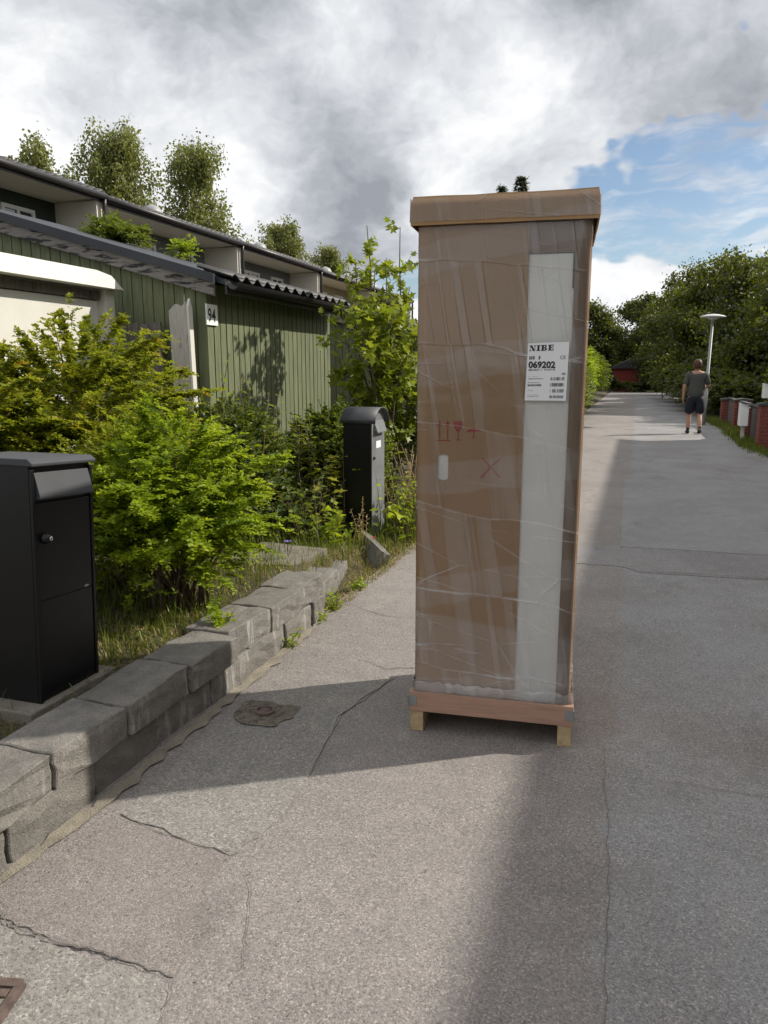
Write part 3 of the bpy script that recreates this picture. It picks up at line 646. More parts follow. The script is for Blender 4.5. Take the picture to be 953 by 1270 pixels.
def package():
    fl, frr = PZ(509, 905), PZ(708, 927)
    ang = math.atan2(frr.y - fl.y, frr.x - fl.x); mid = (fl + frr) / 2; W = (frr - fl).length       # about 0.65 m
    t = empty('wrapped_package', (0, 0, 0), ang); D = 0.63
    t.location = (mid.x - math.sin(ang) * D / 2, mid.y + math.cos(ang) * D / 2, 0)
    hw, hd = W / 2, D / 2; cw, cd = hw - 0.018, hd - 0.018
    # pallet
    pal = empty('pallet'); pal.parent = t
    for x in (-hw, hw - 0.055): MB().box(x, x + 0.055, -hd, hd, 0.0, 0.094).build('runner', M['pine'], pal, bevel=0.002)
    MB().box(-0.03, 0.05, -hd + 0.22, hd, 0.0, 0.094).build('runner', M['pine'], pal, bevel=0.002)
    MB().box(-hw + 0.005, hw - 0.005, -hd + 0.004, hd - 0.004, 0.094, 0.108).build('deck', M['pine'], pal)
    for yy in (-hd - 0.008, hd - 0.012): MB().box(-hw - 0.004, hw + 0.004, yy, yy + 0.020, 0.092, 0.178).build('skirt_board', M['pink_pine'], pal, bevel=0.002)
    for xx in (-hw - 0.004, hw - 0.016): MB().box(xx, xx + 0.020, -hd + 0.013, hd - 0.013, 0.0925, 0.1775).build('skirt_board', M['pink_pine'], pal, bevel=0.002)
    for sx in (-1, 1):
        x = sx * (hw + 0.0065); a = MB().box(min(x, x - sx * 0.034), max(x, x - sx * 0.034), -hd - 0.0105, -hd - 0.008, 0.118, 0.160)
        a.box(min(x, x - sx * 0.0022), max(x, x - sx * 0.0022), -hd - 0.0105, -hd + 0.03, 0.1182, 0.1598); a.build('corner_bracket', M['galv'], pal)
    # appliance behind the slot
    MB().box(-cw + 0.012, cw - 0.012, -cd + 0.012, cd - 0.012, 0.112, 1.925).build('white_cabinet', M['white_clean'], t, bevel=0.008)
    top = 2.06; z0 = 0.112
    def lx(px, py): # local x on the front plane from a pixel
        d = ray(px, py); o = Vector((math.sin(ang), -math.cos(ang), 0)); p0 = t.location + o * cd
        k = (p0 - _C).dot(o) / d.dot(o); q = _C + d * k - t.location
        return q.x * math.cos(ang) + q.y * math.sin(ang), q.z
    sa, sb = lx(640, 800)[0], lx(692, 800)[0]
    # front board with a hand hole
    hx, hz = lx(549.5, 579.5); hx0, hx1, hz0, hz1 = hx - 0.021, hx + 0.021, hz - 0.052, hz + 0.052
    n = 5; hole = []
    r = 0.013
    for (cx, cz, a0) in ((hx1 - r, hz0 + r, -90), (hx1 - r, hz1 - r, 0), (hx0 + r, hz1 - r, 90), (hx0 + r, hz0 + r, 180)):
        for k in range(n): a = R(a0 + 90 * k / (n - 1)); hole.append((cx + r * math.cos(a), cz + r * math.sin(a)))
    def board(name, x0, x1, mat, holes=None):
        bm = bmesh.new(); th = 0.006
        if holes:
            vo = [bm.verts.new((x, -cd, z)) for x, z in ((x0, z0), (x1, z0), (x1, top), (x0, top))]; vi = [bm.verts.new((x, -cd, z)) for x, z in holes]
            eo = [bm.edges.new((vo[i], vo[(i + 1) % 4])) for i in range(4)]; ei = [bm.edges.new((vi[i], vi[(i + 1) % len(vi)])) for i in range(len(vi)) if vi[i] is not vi[(i + 1) % len(vi)]]
            bmesh.ops.triangle_fill(bm, use_beauty=True, edges=eo + ei)
        else:
            bm.faces.new([bm.verts.new((x, -cd, z)) for x, z in ((x0, z0), (x1, z0), (x1, top), (x0, top))])
        bmesh.ops.recalc_face_normals(bm, faces=bm.faces[:])
        ret = bmesh.ops.extrude_face_region(bm, geom=bm.faces[:])
        bmesh.ops.translate(bm, verts=[q for q in ret['geom'] if isinstance(q, bmesh.types.BMVert)], vec=(0, th, 0))
        bmesh.ops.recalc_face_normals(bm, faces=bm.faces[:])
        me = bpy.data.meshes.new(name); bm.to_mesh(me); bm.free(); return link(name, me, mat, t)
    dedup = []
    for q in hole:
        if not dedup or (abs(q[0] - dedup[-1][0]) + abs(q[1] - dedup[-1][1])) > 1e-5: dedup.append(q)
    board('front_panel', -cw, sa, M['card'], dedup)
    board('corner_panel', sb, cw, M['card_purple'])
    MB().box(sa - 0.002, sb + 0.002, -cd + 0.0065, -cd + 0.010, 1.925, top).build('slot_backing', M['card_purple'], t)
    MB().box(sb - 0.006, sb, -cd + 0.001, -cd + 0.018, 1.80, 1.928).build('cabinet_seal', M['ink'], t)
    MB().box(sb - 0.006, sb, -cd + 0.001, -cd + 0.018, 0.115, 0.15).build('cabinet_seal', M['ink'], t)
    MB().box(-cw, -cw + 0.006, -cd + 0.006, cd, z0, top).build('side_panel', M['card'], t)
    MB().box(cw - 0.006, cw, -cd + 0.006, cd, z0, top).build('side_panel', M['card'], t)
    MB().box(-cw + 0.006, cw - 0.006, cd - 0.006, cd, z0, top).build('back_panel', M['card'], t)
    # lid: shallow tray turned over, slightly flared
    lw0, lw1, lz0, lz1 = hw + 0.010, hw + 0.002, 2.034, 2.136
    v = []; fcs = []
    def ringv(wx, wy, z, jit): 
        pts = []; k = 6
        cs = [(-wx, -wy), (wx, -wy), (wx, wy), (-wx, wy)]
        for i in range(4):
            a, c = cs[i], cs[(i + 1) % 4]
            for j in range(k): s_ = j / k; pts.append((a[0] + (c[0] - a[0]) * s_, a[1] + (c[1] - a[1]) * s_, z + random.uniform(-jit, jit)))
        return pts
    rings = [ringv(lw0 - 0.006, hd + 0.004, lz0, 0.001), ringv(lw0, hd + 0.010, lz0 - 0.001, 0.002), ringv(lw0 - 0.001, hd + 0.009, lz1 - 0.03, 0.001), ringv(lw1, hd + 0.002, lz1, 0.0025), ringv(lw1 - 0.02, hd - 0.018, lz1 + 0.002, 0.001)]
    nr = len(rings[0])
    for q in rings: v += q
    for i in range(len(rings) - 1):
        for k in range(nr): fcs.append((i * nr + k, i * nr + (k + 1) % nr, (i + 1) * nr + (k + 1) % nr, (i + 1) * nr + k))
    fcs.append(tuple((len(rings) - 1) * nr + k for k in range(nr)))
    mesh('lid', v, fcs, M['card'], t)
    # prints
    yf = -cd - 0.0012
    def flat(name, polys, mat, y=yf, par=t):
        mb = MB()
        for p in polys:
            k = len(mb.v); mb.v += [(x, y, z) for x, z in p]; mb.f.append(tuple(range(k, k + len(p))))
        return mb.build(name, mat, par)
    def lp(*pp): return [lx(*p) for p in pp]
    for px in (545.5, 555.5):
        flat('arrow_print', [lp((px - 0.8, 527), (px + 0.8, 527), (px + 0.8, 545), (px - 0.8, 545)), lp((px - 3.2, 528), (px, 521), (px + 3.2, 528))], M['red_ink'])
    flat('arrow_print', [lp((542, 545.6), (559, 545.6), (559, 547), (542, 547))], M['red_ink'])
    flat('glass_print', [lp((563, 523), (574, 522), (574, 529), (571, 534), (569.3, 535.5), (567.7, 535.5), (565.5, 534), (563.2, 529)), lp((568, 535.5), (569.2, 535.5), (569.2, 545), (568, 545)), lp((566, 545), (571.5, 545), (571.5, 546.3), (566, 546.3))], M['red_ink'])
    flat('umbrella_print', [lp((578, 536), (582, 532.5), (588, 530.5), (594, 532), (598, 534.5), (592, 535), (588, 535.2), (583, 536)), lp((587.4, 535), (588.8, 535), (588.8, 543.5), (587.4, 543.5)), lp((585.8, 542), (587.6, 543), (587.4, 544.2), (585.6, 543.2))], M['red_ink'])
    flat('cross_scribble', [lp((597, 568), (599, 567.5), (621, 591), (619, 593)), lp((621, 567), (622, 569), (610, 580), (598, 594), (595, 592), (607, 579))], M['red_ink'])
    # label sheet: lies on the film, so its paper is 12 mm proud of the board
    yl = -cd - 0.0115
    L4 = [lx(*p) for p in ((655.5, 426), (706.5, 424), (702, 497), (651, 496.5))]
    (ax, az), (bx_, bz), (cx_, cz), (dx_, dz) = L4
    lab = MB().prism([(dx_, dz), (cx_, cz), (bx_, bz), (ax, az)], 1, yl, yl + 0.0012)
    lb = lab.build('shipping_label', M['paper'], t)
    def lab_p(u, v_): # u right 0..1, v down 0..1
        tx = ax + (bx_ - ax) * u; tz = az + (bz - az) * u; ux = dx_ + (cx_ - dx_) * u; uz = dz + (cz - dz) * u
        return (tx + (ux - tx) * v_, tz + (uz - tz) * v_)
    yt = yl - 0.0010
    def rect(u0, u1, v0, v1): return [lab_p(u0, v1), lab_p(u1, v1), lab_p(u1, v0), lab_p(u0, v0)]
    def poly(*pp): return [lab_p(*p) for p in pp]
    # wordmark: fat upright strokes with hairline serifs
    V0, V1 = 0.038, 0.135; th = 0.014
    def strokes(name, rs, mat): flat(name, rs, mat, yt, lb)
    strokes('letter_n', [rect(0.055, 0.062, V0, V1), rect(0.040, 0.085, V1 - th, V1), rect(0.035, 0.075, V0, V0 + th), poly((0.055, V0), (0.105, V0), (0.178, V1), (0.128, V1)), rect(0.166, 0.178, V0, V1), rect(0.150, 0.195, V0, V0 + th)], M['ink'])
    strokes('letter_i', [rect(0.235, 0.283, V0, V1), rect(0.215, 0.303, V0, V0 + th), rect(0.215, 0.303, V1 - th, V1)], M['ink'])
    strokes('letter_b', [rect(0.340, 0.390, V0, V1), rect(0.322, 0.44, V0, V0 + th), rect(0.322, 0.44, V1 - th, V1), rect(0.385, 0.44, 0.079, 0.093), poly((0.425, V0), (0.452, 0.046), (0.458, 0.062), (0.447, 0.080), (0.425, 0.086), (0.42, 0.06)), poly((0.425, 0.086), (0.458, 0.092), (0.466, 0.11), (0.452, 0.128), (0.425, V1), (0.418, 0.11))], M['ink'])
    strokes('letter_e', [rect(0.512, 0.560, V0, V1), rect(0.494, 0.625, V0, V0 + th), rect(0.494, 0.628, V1 - th, V1), rect(0.555, 0.600, 0.080, 0.093), rect(0.613, 0.625, V0, V0 + 0.034), rect(0.616, 0.628, V1 - 0.034, V1), rect(0.592, 0.602, 0.068, 0.105)], M['ink'])
    hgt = abs(az - dz)
    p = lab_p(0.045, 0.425); text_mesh('069202', hgt * 0.155, 'number_print', M['ink'], lb, (p[0], yt - 0.0002, p[1]), 0.0012)
    p = lab_p(0.795, 0.285); q = text_mesh('CE', hgt * 0.085, 'approval_mark', M['grey_ink'], lb, (p[0], yt - 0.0002, p[1]))
    def row(name, u0, u1, v0, v1, mat, n, fill=0.6):
        rs = []; w = (u1 - u0) / n
        for k in range(n):
            if random.random() < 0.86: rs.append(rect(u0 + k * w, u0 + k * w + w * fill * random.uniform(0.6, 1.2), v0 + random.uniform(0, 0.006), v1))
        strokes(name, rs, mat)
    row('model_line', 0.05, 0.37, 0.222, 0.282, M['grey_ink'], 7, 0.75)
    row('caption_line', 0.05, 0.70, 0.448, 0.476, M['grey_ink'], 22, 0.7); row('caption_line', 0.87, 0.96, 0.52, 0.555, M['grey_ink'], 4, 0.8)
    row('address_line', 0.05, 0.30, 0.575, 0.583, M['grey_ink'], 12); row('address_line', 0.05, 0.42, 0.610, 0.625, M['grey_ink'], 16, 0.7)
    row('address_line', 0.05, 0.36, 0.675, 0.690, M['grey_ink'], 12); row('address_line', 0.05, 0.38, 0.712, 0.745, M['grey_ink'], 12, 0.85)
    row('address_line', 0.06, 0.20, 0.812, 0.828, M['grey_ink'], 8); row('address_line', 0.06, 0.33, 0.895, 0.905, M['grey_ink'], 12); row('address_line', 0.06, 0.34, 0.92, 0.935, M['grey_ink'], 12)
    for v0, v1 in ((0.592, 0.648), (0.692, 0.752), (0.795, 0.858), (0.905, 0.955)): row('barcode', 0.60, 0.94, v0, v1, M['ink'] if v0 in (0.692,) else M['grey_ink'], 24, 0.62)
    # stretch film around everything
    na, nz = 88, 110; V = []; per = 2 * (2 * cw + 2 * cd); zz0, zz1 = 0.160, 2.045; off = 0.0075; rc = 0.012
    def rr(s):
        s = s % per; a = 2 * cw; c = 2 * cd
        if s < a: return -cw + s, -cd - off, 0, -1
        s -= a
        if s < c: return cw + off, -cd + s, 1, 0
        s -= c
        if s < a: return cw - s, cd + off, 0, 1
        s -= a; return -cw - off, cd - s, -1, 0
    for j in range(nz):
        z = zz0 + (zz1 - zz0) * j / (nz - 1)
        for i in range(na):
            s = per * i / na; x, y, nx_, ny_ = rr(s)
            w = 0.0005 * math.sin(7 * s + 9 * z + 2 * math.sin(5 * z)) * math.sin(19 * z + 3 * s + math.sin(11 * s)) + 0.0004 * math.sin(31 * s + 2 * z)
            e = min(abs(x - cw), abs(x + cw)) if ny_ else min(abs(y - cd), abs(y + cd))
            bulge = random.uniform(0, 0.0008)
            flare = 0.010 * max(0, 1 - (z - zz0) / 0.03) * 0.8
            V.append((x + nx_ * (w * (e > 0.02) + bulge + flare), y + ny_ * (w * (e > 0.02) + bulge + flare), z + (0.006 * math.sin(17 * s) if j == 0 else 0)))
    F = [(j * na + i, j * na + (i + 1) % na, (j + 1) * na + (i + 1) % na, (j + 1) * na + i) for j in range(nz - 1) for i in range(na)]
    mesh('stretch_film', V, F, M['film'], t, True)
    hem = []; nh = 120
    for row_ in range(4):
        for i in range(nh):
            x, y, nx_, ny_ = rr(per * i / nh); o_ = [0.004, 0.010, 0.016, 0.007][row_] * random.uniform(0.5, 1.3); hem.append((x + nx_ * o_, y + ny_ * o_, [0.150, 0.176, 0.196, 0.222][row_] + random.uniform(-0.007, 0.007)))
    mesh('film_hem', hem, [(j * nh + i, j * nh + (i + 1) % nh, (j + 1) * nh + (i + 1) % nh, (j + 1) * nh + i) for j in range(3) for i in range(nh)], M['film'], t, True)
    if True:
        ring = ringv(lw0 + 0.003, hd + 0.013, lz0 + 0.012, 0.004); ring2 = ringv(lw0 + 0.001, hd + 0.011, lz1 - 0.006, 0.003)
        mesh('lid_film', ring + ring2, [(i, (i + 1) % nr, nr + (i + 1) % nr, nr + i) for i in range(nr)], M['film'], t)
    tag(t, 'tall brown cardboard package wrapped in clear film on a small wooden pallet', 'package')
package()

# ------------------------------------------------------------------ green plank shed with number plate
def shed(y0, y1, dz, label, full=True):
    xw = -3.7; slope = 0.285; t = empty('plank_shed', (xw, y0, 0)); zl = 2.30 + dz; xb = -7.6
    def zr(x): return zl + slope * (xw - x)
    L = y1 - y0
    back = MB(); back.prism([(xb - xw, -0.1), (-0.025, -0.1), (-0.025, zl - 0.03), (xb - xw, zr(xb) - 0.03)], 1, 0.025, L - 0.025); back.build('frame_wall', M['green_dark'], t)
    pitch = 0.112; n = int(L / pitch) + 1; proto = None
    for i in range(n):
        a = i * pitch
        if a + 0.03 > L: break
        w = min(0.096, L - a - 0.004)
        if proto is None or w < 0.095: o = MB().box(-0.018, 0.0, 0.0, w, -0.08, zl - 0.02).build('side_board', M['green_board'], t); proto = proto or o
        else: o = proto.copy(); COL.objects.link(o)
        o.location = (random.uniform(-0.002, 0.002), a + 0.004, random.uniform(-0.006, 0.006))
    i = 0; x = xw
    while x > xb + 0.05:        # front boards follow the pitched verge
        x0, x1 = x - 0.103, x
        MB().prism([(x0 - xw, -0.08), (x1 - xw, -0.08), (x1 - xw, zr(x1) - 0.02), (x0 - xw, zr(x0) - 0.02)], 1, 0.0, 0.02).build('front_board', M['green_board'], t, loc=(0, random.uniform(-0.002, 0.002), 0))
        x -= 0.112; i += 1
    # roof sheet, verge board and flashing
    xe = xw + 0.22
    rf = MB().prism([(xe - xw, zr(xe) + 0.005), (xe - xw, zr(xe) + 0.05), (xb - xw - 0.1, zr(xb - 0.1) + 0.05), (xb - xw - 0.1, zr(xb - 0.1) + 0.005)], 1, -0.04, L + 0.04).build('roof', M['dark_metal'], t)
    MB().prism([(0.12, zr(xw + 0.12) - 0.115), (0.12, zr(xw + 0.12) + 0.01), (xb - xw - 0.1, zr(xb - 0.1) + 0.01), (xb - xw - 0.1, zr(xb - 0.1) - 0.115)], 1, -0.075, -0.045).build('verge_board', M['verge_wood'], t)
    MB().prism([(0.14, zr(xw + 0.14) - 0.005), (0.14, zr(xw + 0.14) + 0.075), (xb - xw - 0.1, zr(xb - 0.1) + 0.075), (xb - xw - 0.1, zr(xb - 0.1) - 0.005)], 1, -0.10, -0.078).build('verge_flashing', M['dark_metal'], t)
    # pantiles of the eaves course
    v = []; f = []; k = 8; tw = 0.215
    for j, xx in enumerate((0.0, -0.36)):
        for up_ in (0.0, -0.016):
            for q in range(k + 1):
                u = q / k; z = 0.027 * math.sin(2 * math.pi * u) + 0.01
                v.append((xx, u * tw, z + up_ - xx * slope))
    for q in range(k):
        f += [(q, q + 1, 2 * (k + 1) + q + 1, 2 * (k + 1) + q), (k + 1 + q, 3 * (k + 1) + q, 3 * (k + 1) + q + 1, k + 1 + q + 1), (q, k + 1 + q, k + 1 + q + 1, q + 1)]
    proto = None; a = 0.0
    while a + tw <= L + 0.1:
        if proto is None: o = proto = mesh('roof_tile', v, f, M['tile'], t, True)
        else: o = proto.copy(); COL.objects.link(o)
        o.location = (xe - xw + 0.05, a, zr(xe + 0.05) + 0.088); o.rotation_euler = (0, random.uniform(-0.01, 0.01), 0); a += tw - 0.008
    gt = [(0.25, -0.02), (0.25, L + 0.04)]; zg = zr(xe) + 0.0
    mb = MB(); nn = 8
    for yy in (0.0, L + 0.06):
        for q in range(nn + 1): a = math.pi + math.pi * q / nn; mb.v.append((0.275 + 0.06 * math.cos(a), yy, zg + 0.025 + 0.06 * math.sin(a)))
        for q in range(nn + 1): a = math.pi + math.pi * q / nn; mb.v.append((0.275 + 0.055 * math.cos(a), yy, zg + 0.025 + 0.055 * math.sin(a)))
    w = nn + 1
    for q in range(nn): mb.f += [(q, q + 1, 2 * w + q + 1, 2 * w + q), (w + q, 3 * w + q, 3 * w + q + 1, w + q + 1), (q, w + q, w + q + 1, q + 1)]
    mb.build('gutter', M['gutter'], t, True)
    MB().box(0.19, 0.214, 0.0, L, zg - 0.07, zg + 0.06).build('fascia', M['gutter'], t)
    tag(t, label, 'shed', 'plank sheds along the path')
    return t
sh = shed(6.08, 8.95, 0.0, 'green plank shed with the number plate 94')
shed(11.35, 14.2, -0.17, 'plain green plank shed past the young maple')
def number_plate():
    t = empty('number_plate', (-3.694, 6.045, 1.905)); t.parent = None
    MB().box(0.0, 0.012, 0.0, 0.19, 0.0, 0.185).build('plate', M['white_clean'], t, bevel=0.003)
    q = text_mesh('94', 0.165, 'digits', M['ink'], t, (0.0132, 0.018, 0.033), 0.003); q.rotation_euler = (R(90), 0, R(90)); q.scale = (0.82, 1, 1)
    tag(t, 'small white number plate reading 94 on the shed wall', 'sign')
number_plate()
def corner_post():
    t = empty('leaning_post', (-3.765, 5.98, 0.0)); t.rotation_euler = (R(0.5), R(-0.7), 0)
    MB().prism([(-0.20, -0.1), (-0.02, -0.1), (-0.02, 2.10), (-0.07, 2.06), (-0.13, 2.085), (-0.20, 2.03)], 1, -0.045, 0.0).build('weathered_face', M['post_wood'], t, bevel=0.004)
    MB().prism([(-0.045, -0.1), (0.02, -0.1), (0.02, 2.05), (-0.012, 2.13), (-0.045, 2.06)], 0, -0.018, 0.006).build('white_face', M['white_paint'], t, bevel=0.004)
    MB().tube([(-0.05, -0.02, 2.05), (-0.045, -0.02, 2.17)], [0.010, 0.002], 6).build('splinter', M['post_wood'], t)
    tag(t, 'leaning weathered gate post with peeling white side at the shed corner', 'post')
corner_post()
def grey_gate():
    t = empty('board_gate', (-4.10, 5.94, 0)); proto = None
    for i in range(6):
        if proto is None: o = proto = MB().box(-0.112, 0.0, 0.0, 0.022, 0.25, 1.925).build('board', M['grey_wood'], t, bevel=0.002)
        else: o = proto.copy(); COL.objects.link(o)
        o.location = (-i * 0.118, random.uniform(-0.003, 0.003), random.uniform(-0.012, 0.008))
    for z in (0.55, 1.5): MB().box(-0.70, 0.0, 0.0245, 0.06, z, z + 0.1).build('rail', M['grey_wood'], t)
    tag(t, 'grey weathered board gate between shed corner and white portal', 'gate')
grey_gate()
def white_portal():
    X0 = -4.6; t = empty('white_portal', (X0, 5.98, 0))
    zh = PX(116, 340, X0).z; zb = PX(135, 361, X0).z
    hood = MB().prism([(-0.10, zb + 0.005), (0.16, zb), (0.13, zh - 0.01), (-0.02, zh + 0.045), (-0.10, zh + 0.045)], 1, -3.6, -0.06)
    for i, p in enumerate(hood.v):
        if p[1] > -1 and p[2] > zb + 0.02: hood.v[i] = (p[0], p[1] - 0.13, p[2])
    hood.build('hood', M['white_paint'], t, bevel=0.004)
    MB().box(-0.12, 0.06, -0.20, -0.08, 0.0, zb).build('jamb', M['white_paint'], t, bevel=0.004)
    MB().box(-0.12, 0.06, -3.4, -3.28, 0.0, zb).build('jamb', M['white_paint'], t, bevel=0.004)
    MB().box(-0.08, 0.005, -3.27, -0.21, zb - 0.09, zb - 0.01).build('lintel', M['grey_wood'], t)
    z = 0.10; hs = [0.52, 0.52, 0.52, 0.70]
    for h in hs:
        if z > zb - 0.1: break
        MB().box(-0.06, -0.02, -3.27, -0.22, z, min(z + h - 0.012, zb - 0.095)).build('door_panel', M['white_paint'], t, bevel=0.006); z += h
    tag(t, 'white door under a thick white hood beside the grey board gate', 'door')
white_portal()

# ------------------------------------------------------------------ terraced houses on the left
def corr(name, x0, x1, z0, z1, y0, y1, per, amp, mat, parent, th=0.05):
    n = int((y1 - y0) / per * 6); v = []; f = []
    for k in range(n + 1):
        y = y0 + (y1 - y0) * k / n; w = amp * math.sin(2 * math.pi * y / per)
        v += [(x0, y, z0 + w), (x1, y, z1 + w), (x0, y, z0 - th), (x1, y, z1 - th)]
    for k in range(n):
        a = 4 * k; f += [(a, a + 4, a + 5, a + 1), (a + 2, a + 3, a + 7, a + 6), (a, a + 2, a + 6, a + 4)]
    f += [(0, 1, 3, 2), (4 * n, 4 * n + 2, 4 * n + 3, 4 * n + 1)]
    return mesh(name, v, f, mat, parent, True)
def window(parent, x, y0, y1, z0, z1, mat_f):
    w = empty('window'); w.parent = parent
    fr = MB(); d = 0.07
    fr.box(x, x + 0.05, y0, y0 + d, z0, z1); fr.box(x, x + 0.05, y1 - d, y1, z0, z1); fr.box(x, x + 0.0505, y0 + d, y1 - d, z1 - d, z1); fr.box(x, x + 0.0505, y0 + d, y1 - d, z0, z0 + d); ym = (y0 + y1) / 2
    fr.box(x, x + 0.045, ym - 0.03, ym + 0.03, z0 + d, z1 - d); fr.build('frame', mat_f, w)
    MB().box(x - 0.01, x + 0.015, y0 + d, y1 - d, z0 + d, z1 - d).build('pane', M['glass'], w)
    MB().box(x, x + 0.09, y0 - 0.04, y1 + 0.04, z0 - 0.04, z0 - 0.002).build('sill', mat_f, w)
def row_house(y0, y1, wallm, dz, label):
    t = empty('terraced_house', (-10.0, y0, 0)); L = y1 - y0; ze = 4.76 + dz
    MB().box(-7.0, -1.02, 0.0, L, -0.1, ze - 0.10).build('wall', wallm, t)
    MB().prism([(-1.02, ze - 0.10), (-0.02, ze - 0.075), (-0.02, ze - 0.055), (-1.02, ze - 0.08)], 1, 0.0, L).build('soffit', M['soffit'], t)
    MB().box(-1.02, -0.04, L - 0.16, L - 0.01, 0.0, ze - 0.105).build('partition', M['house_white'], t)
    MB().box(-0.02, 0.01, 0.0, L, ze - 0.11, ze + 0.02).build('fascia', M['gutter'], t)
    g_ = MB().tube([(0.065, 0.0, ze + 0.0), (0.065, L, ze - 0.02)], 0.062, 10).build('gutter', M['gutter'], t, True)
    MB().tube([(0.06, L - 0.04, ze - 0.04), (0.045, L - 0.03, ze - 0.2), (0.045, L - 0.03, 0.05)], 0.042, 8).build('downpipe', M['gutter'], t, True)
    corr('roof', 0.05, -4.8, ze + 0.075, ze + 1.0, 0.0, L, 0.21, 0.03, M['tile'], t)
    corr('roof', -4.8, -9.0, ze + 1.0, ze + 0.2, 0.0, L, 0.21, 0.03, M['tile'], t)
    window(t, -1.02, L - 3.5, L - 2.35, ze - 1.55, ze - 0.35, M['white_clean']); window(t, -1.02, L - 1.55, L - 0.75, ze - 1.55, ze - 0.35, M['white_clean'])
    MB().box(-1.0, -0.06, 0.0, L - 0.17, 2.3, 2.45).build('balcony_slab', M['house_white'], t)
    MB().box(-0.12, -0.08, 0.0, L - 0.17, 2.45, 3.3).build('balcony_front', wallm, t)
    vent = MB().lathe([(0.22, 0.0), (0.25, 0.12), (0.18, 0.26), (0.05, 0.32)], 14).build('roof_vent', M['lamp_grey'], t, True); vent.location = (-1.2, 3.3, ze + 0.30)
    tag(t, label, 'house', 'terraced houses behind the sheds')
row_house(7.45, 12.85, M['house_green'], 0.06, 'dark green terraced house with white framed window under the eaves')
row_house(12.85, 18.25, M['house_grey'], 0.0, 'blue grey terraced house adjoining the dark green one')
row_house(18.25, 23.45, M['house_grey'], -0.03, 'blue grey terraced house second from the dark green one')
row_house(23.45, 28.7, M['house_cream'], -0.10, 'cream terraced house third from the dark green one')
row_house(28.7, 34.0, M['house_grey'], -0.13, 'blue grey terraced house at the far end of the terrace')

# house on the right of the path whose shade falls across the asphalt
def right_house():
    xe = 4.6; ze = (xe + 0.35) * math.tan(SUN_EL) / 0.85 * 1.0; y0, y1 = -12.0, 20.55; t = empty('terrace_block', (xe, 0, 0))
    MB().box(0.45, 9.5, y0 + 0.2, y1 - 0.25, -0.05, ze - 0.1).build('wall', M['house_cream'], t)
    MB().prism([(0.0, ze - 0.10), (0.0, ze), (4.9, ze + 1.9), (9.9, ze), (9.9, ze - 0.10), (4.9, ze + 1.78)], 1, y0, y1).build('roof', M['tile'], t)
    MB().tube([(-0.0, y0, ze - 0.07), (-0.0, y1, ze - 0.07)], 0.055, 8).build('gutter', M['gutter'], t, True)
    for k in range(6):
        yy = y0 + 2.5 + k * 5.0
        window(t, 0.44 - 0.0495, yy, yy + 1.4, 1.0, 2.3, M['white_clean'])
        d = empty('door'); d.parent = t
        MB().box(0.40, 0.448, yy + 2.2, yy + 3.15, 0.05, 2.1).build('leaf', M['red_wood'], d, bevel=0.005)
        MB().tube([(0.38, yy + 2.3, 1.05), (0.38, yy + 2.42, 1.05)], 0.012, 6).build('handle', M['chrome'], d)
    tag(t, 'long cream rendered terrace with red doors beside the path', 'house')
right_house()

# red hut closing the view
def red_hut():
    c = PD(783, 480, 61.8); t = empty('red_hut', (c.x, c.y, 0), R(4))
    MB().box(-1.3, 1.3, 0, 2.4, 0, 1.75).build('wall', M['red_wood'], t)
    MB().prism([(-1.5, 1.68), (1.5, 1.68), (1.5, 1.78), (0, 2.5), (-1.5, 1.78)], 1, -0.25, 2.6).build('roof', M['tile'], t)
    MB().box(0.55, 1.15, -0.05, -0.002, 0.05, 1.6).build('door', M['grey_wood'], t)
    tag(t, 'red wooden hut under trees where the path ends', 'hut')
red_hut()

# ------------------------------------------------------------------ brick pillars, fence, mailboxes on the right
def pillar(x, y, w, h, label):
    t = empty('brick_pillar', (x, y, 0.02)); n = int((h - 0.06) / 0.075)
    MB().box(0.012, w - 0.012, 0.012, w - 0.012, -0.05, n * 0.075).build('mortar_core', M['brick_mortar'], t)
    pr = {}
    for c in range(n):
        odd = c % 2
        def put(key, size, loc):
            if key not in pr:
                o = MB().box(0, size[0], 0, size[1], 0, 0.063).build('brick', M['brick'], t, bevel=0.004, segs=1); pr[key] = o
            else: o = pr[key].copy(); COL.objects.link(o)
            o.location = (loc[0] + random.uniform(-.002, .002), loc[1] + random.uniform(-.002, .002), c * 0.075 + 0.006)
        L = 0.235; s = 0.108; q = w - L - 0.012
        if odd:
            put('a', (L, s), (0, 0)); put('b', (q, s), (L + 0.012, 0)); put('a', (L, s), (w - L, w - s)); put('b', (q, s), (0, w - s)); put('c', (s, w - 2 * s - 0.024), (0, s + 0.012)); put('c', (s, w - 2 * s - 0.024), (w - s, s + 0.012))
        else:
            put('d', (s, L), (0, 0)); put('e', (s, q), (0, L + 0.012)); put('d', (s, L), (w - s, w - L)); put('e', (s, q), (w - s, 0)); put('f', (w - 2 * s - 0.024, s), (s + 0.012, 0)); put('f', (w - 2 * s - 0.024, s), (s + 0.012, w - s))
    MB().prism([(-0.03, 0.0), (w + 0.03, 0.0), (w + 0.03, 0.04), (w / 2, 0.07), (-0.03, 0.04)], 1, -0.03, w + 0.03).build('cap', M['cap'], t, bevel=0.005).location = (0, 0, n * 0.075)
    tag(t, label, 'pillar', 'brick pillars along the right of the path')
pillar(2.26, 15.98, 0.365, 0.90, 'red brick pillar with a white mailbox on top')
pillar(2.30, 20.3, 0.365, 0.82, 'red brick pillar beside the hanging white mailbox')
pillar(2.26, 22.9, 0.365, 0.80, 'red brick pillar nearest the street lamp')
pillar(2.26, 18.35, 0.365, 0.80, 'red brick pillar behind the hanging white mailbox')
